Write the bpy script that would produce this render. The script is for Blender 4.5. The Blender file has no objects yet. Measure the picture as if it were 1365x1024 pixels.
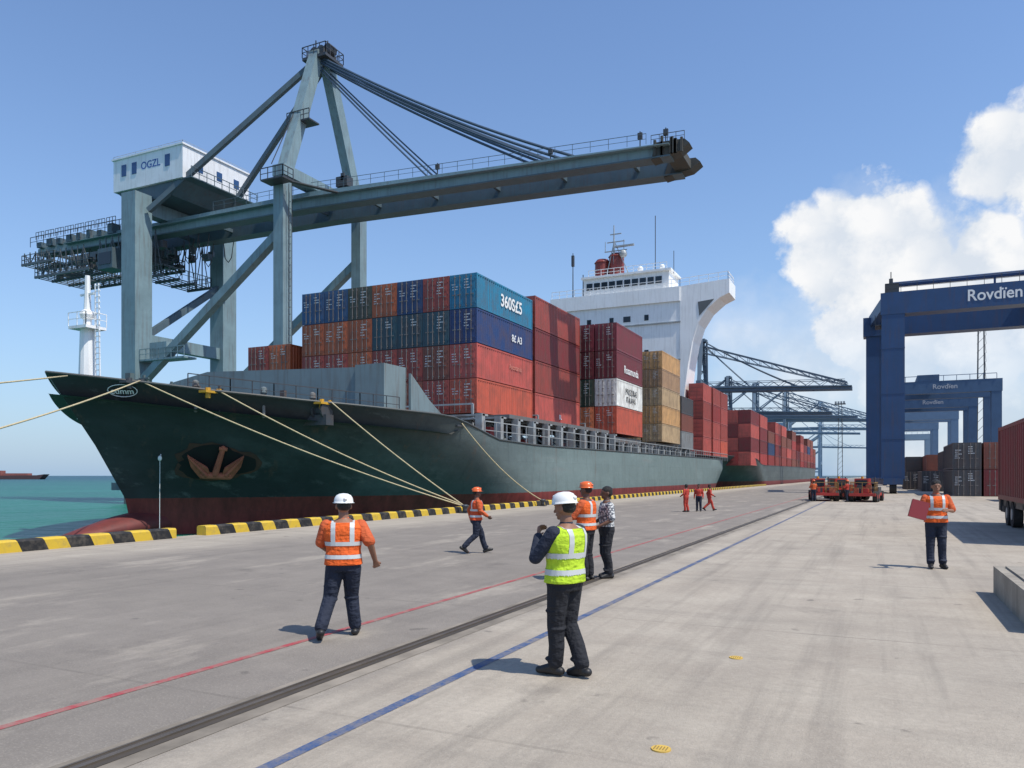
import bpy, bmesh, math, random
from mathutils import Vector, Matrix
R=math.radians
random.seed(7)
scene=bpy.context.scene
C=scene.collection
PSI=R(25.44); CP=math.cos(PSI); SP=math.sin(PSI)

# ------------------------------------------------------------------ materials
MATS={}
def mat(name,col,rough=.6,metal=0,dirt=.35,dcol=None,scale=.6,streak=0,bump=0,bscale=30,objcol=False,rust=0):
    if name in MATS: return MATS[name]
    m=bpy.data.materials.new(name); m.use_nodes=True
    nt=m.node_tree; N=nt.nodes; L=nt.links
    b=N['Principled BSDF']; b.inputs['Roughness'].default_value=rough; b.inputs['Metallic'].default_value=metal
    tc=N.new('ShaderNodeTexCoord'); 
    oi=N.new('ShaderNodeObjectInfo')
    ad=N.new('ShaderNodeVectorMath'); ad.operation='MULTIPLY_ADD'
    cx=N.new('ShaderNodeCombineXYZ')
    for i in range(3): L.new(oi.outputs['Random'],cx.inputs[i])
    L.new(cx.outputs[0],ad.inputs[0]); ad.inputs[1].default_value=(37,53,71); L.new(tc.outputs['Object'],ad.inputs[2])
    n1=N.new('ShaderNodeTexNoise'); n1.inputs['Scale'].default_value=scale; n1.inputs['Detail'].default_value=5; n1.inputs['Roughness'].default_value=.65
    L.new(ad.outputs[0],n1.inputs['Vector'])
    r1=N.new('ShaderNodeValToRGB'); r1.color_ramp.elements[0].position=.38; r1.color_ramp.elements[1].position=.68
    L.new(n1.outputs[0],r1.inputs[0])
    mx=N.new('ShaderNodeMix'); mx.data_type='RGBA'
    if objcol: L.new(oi.outputs['Color'],mx.inputs[6])
    else: mx.inputs[6].default_value=(*col,1)
    d=dcol or tuple(c*.45 for c in col)
    mx.inputs[7].default_value=(*d,1)
    mu=N.new('ShaderNodeMath'); mu.operation='MULTIPLY'; L.new(r1.outputs[0],mu.inputs[0]); mu.inputs[1].default_value=dirt
    L.new(mu.outputs[0],mx.inputs[0])
    out=mx.outputs[2]
    if streak:
        m2=N.new('ShaderNodeMapping'); m2.inputs['Scale'].default_value=(3,3,.25); L.new(ad.outputs[0],m2.inputs[0])
        n2=N.new('ShaderNodeTexNoise'); n2.inputs['Scale'].default_value=1.2; n2.inputs['Detail'].default_value=5; L.new(m2.outputs[0],n2.inputs['Vector'])
        r2=N.new('ShaderNodeValToRGB'); r2.color_ramp.elements[0].position=.5; r2.color_ramp.elements[1].position=.75; L.new(n2.outputs[0],r2.inputs[0])
        mu2=N.new('ShaderNodeMath'); mu2.operation='MULTIPLY'; L.new(r2.outputs[0],mu2.inputs[0]); mu2.inputs[1].default_value=streak
        mx2=N.new('ShaderNodeMix'); mx2.data_type='RGBA'; L.new(mu2.outputs[0],mx2.inputs[0]); L.new(out,mx2.inputs[6])
        mx2.inputs[7].default_value=(.10,.05,.03,1) if rust else (*[c*.5+.02 for c in d],1)
        out=mx2.outputs[2]
    L.new(out,b.inputs['Base Color'])
    if bump:
        n3=N.new('ShaderNodeTexNoise'); n3.inputs['Scale'].default_value=bscale; n3.inputs['Detail'].default_value=4; L.new(tc.outputs['Object'],n3.inputs['Vector'])
        bp=N.new('ShaderNodeBump'); bp.inputs['Strength'].default_value=bump; bp.inputs['Distance'].default_value=.02; L.new(n3.outputs[0],bp.inputs['Height']); L.new(bp.outputs[0],b.inputs['Normal'])
    MATS[name]=m; return m

def node_group_start(name,rough=.8):
    m=bpy.data.materials.new(name); m.use_nodes=True; return m,m.node_tree.nodes,m.node_tree.links,m.node_tree.nodes['Principled BSDF']
def noise(N,L,vec,scale,detail=6,rough=.6,stretch=None):
    if stretch:
        mp=N.new('ShaderNodeMapping'); mp.inputs['Scale'].default_value=stretch; L.new(vec,mp.inputs[0]); vec=mp.outputs[0]
    n=N.new('ShaderNodeTexNoise'); n.inputs['Scale'].default_value=scale; n.inputs['Detail'].default_value=detail; n.inputs['Roughness'].default_value=rough
    L.new(vec,n.inputs['Vector']); return n.outputs[0]
def ramp(N,L,fac,a,b,ca=(0,0,0,1),cb=(1,1,1,1)):
    r=N.new('ShaderNodeValToRGB'); r.color_ramp.elements[0].position=a; r.color_ramp.elements[1].position=b
    r.color_ramp.elements[0].color=ca; r.color_ramp.elements[1].color=cb; L.new(fac,r.inputs[0]); return r.outputs[0]
def mixc(N,L,fac,a,b):
    m=N.new('ShaderNodeMix'); m.data_type='RGBA'
    for i,v in ((0,fac),(6,a),(7,b)):
        if isinstance(v,(int,float)): m.inputs[i].default_value=v
        elif isinstance(v,tuple): m.inputs[i].default_value=(*v[:3],1)
        else: L.new(v,m.inputs[i])
    return m.outputs[2]
def mth(N,L,op,a,b=None,c=None):
    m=N.new('ShaderNodeMath'); m.operation=op
    for i,v in enumerate((a,b,c)):
        if v is None: continue
        if isinstance(v,(int,float)): m.inputs[i].default_value=v
        else: L.new(v,m.inputs[i])
    return m.outputs[0]

# concrete quay
def quay_material():
    m,N,L,b=node_group_start('quay_concrete')
    g=N.new('ShaderNodeNewGeometry'); P=g.outputs['Position']
    sx=N.new('ShaderNodeSeparateXYZ'); L.new(P,sx.inputs[0]); X,Y=sx.outputs[0],sx.outputs[1]
    big=noise(N,L,P,.16,6,.6); mid=noise(N,L,P,.9,7,.7); fine=noise(N,L,P,14,5,.7); grit=noise(N,L,P,45,3,.7)
    tracks=noise(N,L,P,1.3,5,.65,(1.7,.06,1)); tracks2=noise(N,L,P,1.0,5,.6,(.5,.05,1)); cross=noise(N,L,P,1.0,5,.65,(.12,1.4,1))
    wob=mth(N,L,'MULTIPLY_ADD',mid,.6,X)
    left=ramp(N,L,mth(N,L,'MULTIPLY_ADD',wob,-1.0,-4.1),.0,.5)
    kerbz=ramp(N,L,mth(N,L,'MULTIPLY_ADD',mth(N,L,'MULTIPLY_ADD',big,2.5,X),-.3,-4.3),.0,.8)
    right=mixc(N,L,ramp(N,L,mid,.3,.7),(.36,.305,.24),(.47,.41,.325))
    lft=mixc(N,L,ramp(N,L,mid,.3,.7),(.19,.165,.14),(.275,.24,.20))
    lft=mixc(N,L,kerbz,lft,(.42,.365,.29))
    col=mixc(N,L,left,right,lft)
    t=ramp(N,L,tracks,.50,.72); col=mixc(N,L,mth(N,L,'MULTIPLY',t,.45),col,(.13,.112,.093))
    t2=ramp(N,L,tracks2,.52,.70); col=mixc(N,L,mth(N,L,'MULTIPLY',t2,.28),col,(.17,.148,.125))
    t3=ramp(N,L,cross,.52,.72); col=mixc(N,L,mth(N,L,'MULTIPLY',t3,.30),col,(.17,.148,.122))
    s=ramp(N,L,big,.45,.65); col=mixc(N,L,mth(N,L,'MULTIPLY',s,.24),col,(.17,.148,.122))
    st=ramp(N,L,noise(N,L,P,.55,4,.6),.63,.72); col=mixc(N,L,mth(N,L,'MULTIPLY',st,.42),col,(.085,.073,.062))
    sp=ramp(N,L,noise(N,L,P,2.3,3,.5),.69,.74); col=mixc(N,L,mth(N,L,'MULTIPLY',sp,.5),col,(.06,.052,.045))
    pale=ramp(N,L,noise(N,L,P,.7,5,.65,(1,.4,1)),.55,.76); col=mixc(N,L,mth(N,L,'MULTIPLY',pale,.6),col,(.56,.49,.39))
    f=ramp(N,L,fine,.3,.75); col=mixc(N,L,mth(N,L,'MULTIPLY',f,.34),col,(.14,.12,.098))
    gr=ramp(N,L,grit,.52,.7); col=mixc(N,L,mth(N,L,'MULTIPLY',gr,.28),col,(.5,.45,.37))
    fy=mth(N,L,'FRACT',mth(N,L,'MULTIPLY_ADD',mid,.006,mth(N,L,'MULTIPLY',Y,1/5.2))); jy=mth(N,L,'LESS_THAN',fy,.009)
    j=mth(N,L,'MULTIPLY',jy,ramp(N,L,mid,.4,.7,(.05,.05,.05,1),(.5,.5,.5,1))); col=mixc(N,L,j,col,(.08,.068,.055))
    L.new(col,b.inputs['Base Color'])
    b.inputs['Roughness'].default_value=.85
    bp=N.new('ShaderNodeBump'); bp.inputs['Strength'].default_value=.6; bp.inputs['Distance'].default_value=.014
    L.new(mth(N,L,'ADD',mth(N,L,'MULTIPLY',fine,.7),grit),bp.inputs['Height']); L.new(bp.outputs[0],b.inputs['Normal'])
    return m
def line_material(name,c):
    m,N,L,b=node_group_start(name)
    g=N.new('ShaderNodeNewGeometry'); P=g.outputs['Position']
    w=ramp(N,L,noise(N,L,P,3,7,.75),.42,.60); w2=ramp(N,L,noise(N,L,P,25,4,.7),.45,.7)
    col=mixc(N,L,mth(N,L,'MULTIPLY',w,.7),c,(.26,.22,.175)); col=mixc(N,L,mth(N,L,'MULTIPLY',w2,.5),col,(.2,.17,.14))
    L.new(col,b.inputs['Base Color']); b.inputs['Roughness'].default_value=.8; return m
def water_material():
    m,N,L,b=node_group_start('sea_water')
    g=N.new('ShaderNodeNewGeometry'); P=g.outputs['Position']
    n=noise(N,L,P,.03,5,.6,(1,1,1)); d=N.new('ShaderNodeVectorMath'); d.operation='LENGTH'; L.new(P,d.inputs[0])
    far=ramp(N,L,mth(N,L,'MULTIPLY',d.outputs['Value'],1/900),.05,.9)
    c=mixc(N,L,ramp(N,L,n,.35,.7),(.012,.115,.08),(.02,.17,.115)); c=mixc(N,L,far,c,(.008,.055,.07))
    L.new(c,b.inputs['Base Color']); b.inputs['Roughness'].default_value=.35; b.inputs['IOR'].default_value=1.33
    bp=N.new('ShaderNodeBump'); bp.inputs['Strength'].default_value=1; bp.inputs['Distance'].default_value=.6
    L.new(mth(N,L,'ADD',noise(N,L,P,.9,6,.6,(.5,1,1)),mth(N,L,'MULTIPLY',noise(N,L,P,.12,4,.5),2)),bp.inputs['Height']); L.new(bp.outputs[0],b.inputs['Normal'])
    return m
def hull_material(name,bow,mid,yb0,yb1,redz=.85,red=(.24,.04,.032)):
    m,N,L,b=node_group_start(name)
    g=N.new('ShaderNodeNewGeometry'); P=g.outputs['Position']; s=N.new('ShaderNodeSeparateXYZ'); L.new(P,s.inputs[0]); Y,Z=s.outputs[1],s.outputs[2]
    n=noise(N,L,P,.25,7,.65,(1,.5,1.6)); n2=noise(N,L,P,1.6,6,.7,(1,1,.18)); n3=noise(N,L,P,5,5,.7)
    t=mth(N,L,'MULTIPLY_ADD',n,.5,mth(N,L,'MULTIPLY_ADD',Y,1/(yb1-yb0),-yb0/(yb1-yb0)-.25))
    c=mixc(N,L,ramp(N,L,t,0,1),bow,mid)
    c=mixc(N,L,mth(N,L,'MULTIPLY',ramp(N,L,n,.48,.70),.45),c,mixc(N,L,ramp(N,L,t,0,1),tuple(x*2.4+.012 for x in bow),tuple(x*1.35+.03 for x in mid)))
    c=mixc(N,L,mth(N,L,'MULTIPLY',ramp(N,L,n2,.52,.74),.42),c,mixc(N,L,ramp(N,L,t,0,1),tuple(x*.5 for x in bow),tuple(x*.35 for x in mid)))
    c=mixc(N,L,mth(N,L,'MULTIPLY',ramp(N,L,noise(N,L,P,1.1,6,.7,(1,1,.12)),.59,.75),.6),c,(.15,.078,.05))
    c=mixc(N,L,mth(N,L,'MULTIPLY',ramp(N,L,noise(N,L,P,.8,6,.7,(1,.15,1.2)),.58,.70),.45),c,(.19,.20,.19))
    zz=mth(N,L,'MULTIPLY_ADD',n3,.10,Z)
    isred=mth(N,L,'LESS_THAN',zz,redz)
    rc=mixc(N,L,ramp(N,L,n2,.35,.7),red,tuple(x*.45 for x in red))
    c=mixc(N,L,isred,c,rc)
    L.new(c,b.inputs['Base Color']); b.inputs['Roughness'].default_value=.6
    bp=N.new('ShaderNodeBump'); bp.inputs['Strength'].default_value=.4; bp.inputs['Distance'].default_value=.14
    fy=mth(N,L,'FRACT',mth(N,L,'MULTIPLY',Y,1/2.6)); fz=mth(N,L,'FRACT',mth(N,L,'MULTIPLY',Z,1/1.5))
    seam=mth(N,L,'MAXIMUM',mth(N,L,'LESS_THAN',fy,.015),mth(N,L,'LESS_THAN',fz,.02))
    L.new(mth(N,L,'ADD',mth(N,L,'MULTIPLY',seam,.3),noise(N,L,P,.7,3,.5)),bp.inputs['Height']); L.new(bp.outputs[0],b.inputs['Normal'])
    return m
def kerb_material():
    m,N,L,b=node_group_start('kerb_paint')
    g=N.new('ShaderNodeNewGeometry'); P=g.outputs['Position']; s=N.new('ShaderNodeSeparateXYZ'); L.new(P,s.inputs[0])
    f=mth(N,L,'FRACT',mth(N,L,'MULTIPLY_ADD',s.outputs[1],1/1.35,mth(N,L,'MULTIPLY',s.outputs[2],.35)))
    st=mth(N,L,'LESS_THAN',f,.47)
    w=ramp(N,L,noise(N,L,P,3.5,7,.75),.48,.72)
    c=mixc(N,L,st,(.012,.012,.013),(.60,.40,.03)); c=mixc(N,L,mth(N,L,'MULTIPLY',w,.5),c,(.18,.15,.11))
    L.new(c,b.inputs['Base Color']); b.inputs['Roughness'].default_value=.75; return m

TEAL=mat('crane_teal_paint',(.21,.30,.325),.5,0,.45,(.11,.16,.175),.5,.4,rust=1)
DTEAL=mat('crane_dark_paint',(.085,.13,.155),.55,0,.4,None,.5,.35,rust=1)
STEEL=mat('dark_steel',(.055,.065,.075),.5,.2,.5,(.09,.06,.04),1.5)
CABLE=mat('steel_cable',(.05,.08,.12),.5,.1,.1)
GALV=mat('galvanised_steel',(.38,.40,.40),.5,.2,.5,(.2,.18,.15),1)
WHITE=mat('white_ship_paint',(.88,.88,.86),.45,0,.22,(.62,.60,.54),.35,.18,rust=1)
HOUSEW=mat('white_house_panel',(.80,.81,.82),.5,0,.3,(.55,.54,.50),.6,.25,rust=1)
GLASS=mat('dark_glass',(.012,.02,.03),.1,0,.1)
BGLASS=mat('blue_window_glass',(.03,.08,.20),.15,0,.1)
CONT=mat('container_paint',(.5,.1,.05),.5,0,.42,(.10,.055,.04),.9,.45,objcol=True,rust=1)
MARKW=mat('white_lettering',(.78,.79,.77),.6,0,.25,(.5,.5,.48),3)
MARKB=mat('blue_lettering',(.03,.10,.35),.6,0,.2)
MARKK=mat('black_lettering',(.03,.03,.03),.6,0,.2)
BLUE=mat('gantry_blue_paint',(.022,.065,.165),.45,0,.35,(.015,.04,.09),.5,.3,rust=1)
PBLUE=mat('hazed_gantry_blue',(.11,.19,.30),.6,0,.3,None,.4)  # gantry blue paled for distance, the haze is put into the colour
HBLUE=mat('hazed_far_blue',(.19,.28,.37),.7,0,.3,(.15,.22,.29),.3)  # palest blue, painted haze for the farthest cranes and gantries
FUN=mat('funnel_red_paint',(.23,.035,.025),.5,0,.5,(.08,.02,.015),.8,.4)
DECK=mat('deck_green_paint',(.045,.062,.064),.6,0,.5,(.10,.06,.04),.7)
BREAK=mat('breakwater_paint',(.19,.25,.26),.55,0,.5,(.13,.165,.17),.4,.5,rust=1)
RUST=mat('rusty_iron',(.42,.125,.065),.85,0,.6,(.16,.05,.03),1.8,bump=.9,bscale=8)
STAIN=mat('hawse_rust_stain',(.06,.035,.025),.85,0,.6,(.12,.05,.03),1.2)
BLACK=mat('recess_shade_black',(.008,.009,.009),.8,0,.2)
ROPE=mat('mooring_rope_fibre',(.55,.46,.28),.9,0,.5,(.33,.26,.15),6,bump=.6,bscale=60)
RUBBER=mat('black_rubber',(.018,.018,.018),.8,0,.4,(.05,.045,.04),3)
YEL=mat('yellow_machine_paint',(.62,.34,.02),.5,0,.5,(.25,.13,.03),2)
RED=mat('red_vehicle_paint',(.42,.03,.02),.4,0,.4,(.16,.02,.015),1.5)
CONCB=mat('concrete_block',(.36,.32,.26),.9,0,.6,(.17,.15,.12),2,.4,bump=.6)

# ------------------------------------------------------------------ mesh builder
class MB:
    def __init__(s): s.v=[]; s.f=[]
    def add(s,vs,fs):
        o=len(s.v); s.v+= [tuple(v) for v in vs]; s.f+=[tuple(i+o for i in f) for f in fs]; return s
    def box(s,x0,x1,y0,y1,z0,z1):
        return s.add([(x0,y0,z0),(x1,y0,z0),(x1,y1,z0),(x0,y1,z0),(x0,y0,z1),(x1,y0,z1),(x1,y1,z1),(x0,y1,z1)],
              [(0,3,2,1),(4,5,6,7),(0,1,5,4),(1,2,6,5),(2,3,7,6),(3,0,4,7)])
    def beam(s,p0,p1,w,h=None):
        h=h or w; p0=Vector(p0);p1=Vector(p1); d=(p1-p0).normalized()
        up=Vector((0,0,1)) if abs(d.z)<.95 else Vector((0,1,0))
        a=d.cross(up).normalized(); b=a.cross(d).normalized()
        vs=[]
        for p in (p0,p1):
            for i,j in ((-1,-1),(1,-1),(1,1),(-1,1)): vs.append(p+a*w/2*i+b*h/2*j)
        return s.add(vs,[(0,1,2,3),(4,7,6,5),(0,4,5,1),(1,5,6,2),(2,6,7,3),(3,7,4,0)])
    def tube(s,p0,p1,r0,r1=None,n=8):
        r1=r0 if r1 is None else r1; p0=Vector(p0);p1=Vector(p1); d=(p1-p0).normalized()
        up=Vector((0,0,1)) if abs(d.z)<.95 else Vector((0,1,0))
        a=d.cross(up).normalized(); b=a.cross(d).normalized(); vs=[]
        for p,r in ((p0,r0),(p1,r1)):
            for k in range(n):
                t=2*math.pi*k/n; vs.append(p+a*r*math.cos(t)+b*r*math.sin(t))
        fs=[(k,(k+1)%n,n+(k+1)%n,n+k) for k in range(n)]+[tuple(range(n))[::-1],tuple(range(n,2*n))]
        return s.add(vs,fs)
    def path(s,pts,r,n=6):
        pts=[Vector(p) for p in pts]; vs=[]
        for i,p in enumerate(pts):
            d=(pts[min(i+1,len(pts)-1)]-pts[max(i-1,0)]).normalized()
            up=Vector((0,0,1)) if abs(d.z)<.95 else Vector((0,1,0))
            a=d.cross(up).normalized(); b=a.cross(d).normalized()
            for k in range(n):
                t=2*math.pi*k/n; vs.append(p+a*r*math.cos(t)+b*r*math.sin(t))
        fs=[]
        for i in range(len(pts)-1):
            for k in range(n): fs.append((i*n+k,i*n+(k+1)%n,(i+1)*n+(k+1)%n,(i+1)*n+k))
        fs+=[tuple(range(n))[::-1],tuple(range((len(pts)-1)*n,len(pts)*n))]
        return s.add(vs,fs)
    def prism(s,poly,axis,a0,a1):
        n=len(poly); vs=[]
        for a in (a0,a1):
            for p in poly:
                vs.append((p[0],a,p[1]) if axis=='y' else ((a,p[0],p[1]) if axis=='x' else (p[0],p[1],a)))
        return s.add(vs,[tuple(range(n)),tuple(range(n,2*n))[::-1]]+[(k,(k+1)%n,n+(k+1)%n,n+k) for k in range(n)])
    def lathe(s,prof,c=(0,0,0),n=16):
        vs=[]
        for r,z in prof:
            for k in range(n):
                t=2*math.pi*k/n; vs.append((c[0]+r*math.cos(t),c[1]+r*math.sin(t),c[2]+z))
        fs=[]
        for i in range(len(prof)-1):
            for k in range(n): fs.append((i*n+k,i*n+(k+1)%n,(i+1)*n+(k+1)%n,(i+1)*n+k))
        fs+=[tuple(range(n))[::-1],tuple(range((len(prof)-1)*n,len(prof)*n))]
        return s.add(vs,fs)
    def ell(s,c,r,n=14,m=9,M=None):
        vs=[];fs=[]; c=Vector(c)
        for i in range(1,m):
            ph=math.pi*i/m
            for k in range(n):
                t=2*math.pi*k/n; p=Vector((r[0]*math.sin(ph)*math.cos(t),r[1]*math.sin(ph)*math.sin(t),r[2]*math.cos(ph)))
                if M: p=M@p
                vs.append(c+p)
        top=Vector((0,0,r[2])); 
        if M: top=M@top
        vs.append(c+top); vs.append(c-top); T=len(vs)-2
        for i in range(m-2):
            for k in range(n): fs.append((i*n+k,i*n+(k+1)%n,(i+1)*n+(k+1)%n,(i+1)*n+k))
        for k in range(n): fs.append((T,(k+1)%n,k)); fs.append((T+1,(m-2)*n+k,(m-2)*n+(k+1)%n))
        return s.add(vs,fs)
    def cap(s,p0,p1,r0,r1,n=12):
        p0=Vector(p0);p1=Vector(p1); d=(p1-p0); 
        if d.length<1e-5: d=Vector((0,0,1e-3))
        d.normalize()
        up=Vector((0,0,1)) if abs(d.z)<.95 else Vector((0,1,0))
        a=d.cross(up).normalized(); b=a.cross(d).normalized()
        rings=[]
        for t in (80,55,28): rings.append((p0-d*r0*math.sin(R(t)),r0*math.cos(R(t))))
        rings.append((p0,r0)); rings.append((p1,r1))
        for t in (28,55,80): rings.append((p1+d*r1*math.sin(R(t)),r1*math.cos(R(t))))
        vs=[]
        for p,r in rings:
            for k in range(n):
                t=2*math.pi*k/n; vs.append(p+a*r*math.cos(t)+b*r*math.sin(t))
        fs=[]
        for i in range(len(rings)-1):
            for k in range(n): fs.append((i*n+k,i*n+(k+1)%n,(i+1)*n+(k+1)%n,(i+1)*n+k))
        fs+=[tuple(range(n))[::-1],tuple(range((len(rings)-1)*n,len(rings)*n))]
        return s.add(vs,fs)
    def rail(s,pts,h=1.05,sp=1.8,r=.035,mid=True):
        for a,b in zip(pts[:-1],pts[1:]):
            a=Vector(a);b=Vector(b); L=(b-a).length; n=max(1,int(L/sp))
            for i in range(n+1):
                p=a.lerp(b,i/n); s.beam(p,p+Vector((0,0,h)),r*1.6)
            s.beam(a+Vector((0,0,h)),b+Vector((0,0,h)),r*1.8)
            if mid: s.beam(a+Vector((0,0,h*.5)),b+Vector((0,0,h*.5)),r*1.3)
        return s
    def mesh(s,name):
        me=bpy.data.meshes.new(name); me.from_pydata(s.v,[],s.f)
        bm=bmesh.new(); bm.from_mesh(me); bmesh.ops.recalc_face_normals(bm,faces=bm.faces); bm.to_mesh(me); bm.free(); return me
    def build(s,name,m,parent=None,smooth=False,loc=None):
        me=s.mesh(name); me.materials.append(m)
        if smooth:
            for p in me.polygons: p.use_smooth=True
        o=bpy.data.objects.new(name,me); C.objects.link(o)
        if parent: o.parent=parent
        if loc: o.location=loc
        return o
def empty(name,label,cat,loc=(0,0,0),rz=0,group=None):
    o=bpy.data.objects.new(name,None); C.objects.link(o); o.location=loc; o.rotation_euler=(0,0,rz); o.empty_display_size=.2
    o['label']=label; o['category']=cat
    if group: o['group']=group
    return o
def tag(o,label,cat,group=None):
    o['label']=label; o['category']=cat
    if group: o['group']=group
    return o
def struct(o): o['kind']='structure'; return o
def text(s,size,loc,rot,m,parent=None,name='lettering',align='CENTER',sx=1,ext=.004,bold=.014):
    cu=bpy.data.curves.new('tmp','FONT'); cu.body=s; cu.size=size; cu.align_x=align; cu.align_y='CENTER'; cu.extrude=ext
    cu.offset=size*bold
    t=bpy.data.objects.new('tmp',cu); C.objects.link(t)
    bpy.context.view_layer.update()
    me=bpy.data.meshes.new_from_object(t.evaluated_get(bpy.context.evaluated_depsgraph_get()))
    bpy.data.objects.remove(t); me.materials.clear(); me.materials.append(m)
    o=bpy.data.objects.new(name,me); C.objects.link(o); o.location=loc; o.rotation_euler=rot; o.scale=(sx,1,1)
    if parent: o.parent=parent
    return o

# ------------------------------------------------------------------ setting
q=MB().box(-20.8,900,-60,2500,-4,0); struct(q.build('quay',quay_material()))
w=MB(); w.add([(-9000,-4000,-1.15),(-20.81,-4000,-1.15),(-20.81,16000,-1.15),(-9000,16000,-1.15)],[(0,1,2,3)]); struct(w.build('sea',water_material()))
pier=MB().box(-76.6,-50.6,59.6,900,-4,0.1); struct(pier.build('pier',CONCB))
def sheet(name,x0,x1,y0,y1,z,m): 
    b=MB(); b.add([(x0,y0,z),(x1,y0,z),(x1,y1,z),(x0,y1,z)],[(0,1,2,3)]); return struct(b.build(name,m))
sheet('red_painted_line',-6.34,-6.24,-5,600,.004,line_material('red_line_paint',(.36,.04,.05)))
sheet('blue_painted_line',-3.85,-3.74,-5,600,.004,line_material('blue_line_paint',(.03,.075,.19)))
ed=mat('rail_edge_concrete',(.28,.24,.19),.9,0,.7,(.10,.085,.065),1.2)
sheet('rail_bed',-5.13,-4.66,-5,900,.004,ed)
dk=mat('rail_groove_dark',(.045,.038,.032),.9,0,.5,(.09,.07,.05),1.5)  # flat dark strip along the rail
sheet('rail_groove',-5.02,-4.83,-5,900,.008,dk)
rb=MB().box(-4.95,-4.90,-5,900,0,.022); rb.box(-5.035,-5.015,-5,900,0,.016)
struct(rb.build('crane_rail',mat('worn_rail_steel',(.16,.13,.10),.45,.4,.5,(.06,.05,.04),2)))
KM=kerb_material()
def kerb(y0,y1,label):
    p=[(-20.72,0),(-20.30,0),(-20.30,.27),(-20.35,.32),(-20.67,.32),(-20.72,.27)]
    o=MB().prism(p,'y',y0,y1).build('quay_kerb',KM); tag(o,label,'kerb','black and yellow kerbs along the quay edge')
kerb(8.5,17.7,'black and yellow striped concrete kerb, short length left of the gap')
kerb(18.9,160,'long black and yellow striped kerb beside the green hull, right of the gap')
def bollard(y,label):
    t=empty('mooring_bollard',label,'bollard',(-19.9,y,0),group='mooring bollards on the quay')
    MB().box(-.22,.22,-.22,.22,0,.05).build('base_plate',STEEL,t)
    MB().lathe([(.15,0.05),(.12,.2),(.13,.3),(.2,.36),(.21,.42),(.12,.46)]).build('post',STEEL,t,True)
bollard(36.0,'squat black mooring bollard on the quay edge where the bow ropes meet')
bollard(46.5,'squat black mooring bollard on the quay edge holding the short midship rope')
bollard(2.0,'squat black mooring bollard nearest the camera, left of the frame'); bollard(-8,'squat black mooring bollard behind the camera, left of the frame')
mk=mat('yellow_marker_paint',(.62,.40,.07),.7,0,.45,(.35,.25,.09),9)
for i,(x,y,l) in enumerate(((-1.44,5.56,'round yellow disc set in the concrete, the nearer one'),(-1.42,8.7,'round yellow disc set in the concrete, the farther one'))):
    t=empty('ground_marker_disc',l,'ground marker',(x,y,0),group='yellow discs in the quay concrete')
    MB().lathe([(.072,0),(.072,.010),(.0,.011)],n=24).build('disc',mk,t)
    g=MB()
    for k in range(5): g.box(-.05+k*.022,-.042+k*.022,-.035,.035,.011,.013)
    g.build('grating',mat('marker_slot',(.25,.17,.05),.8),t)

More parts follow.
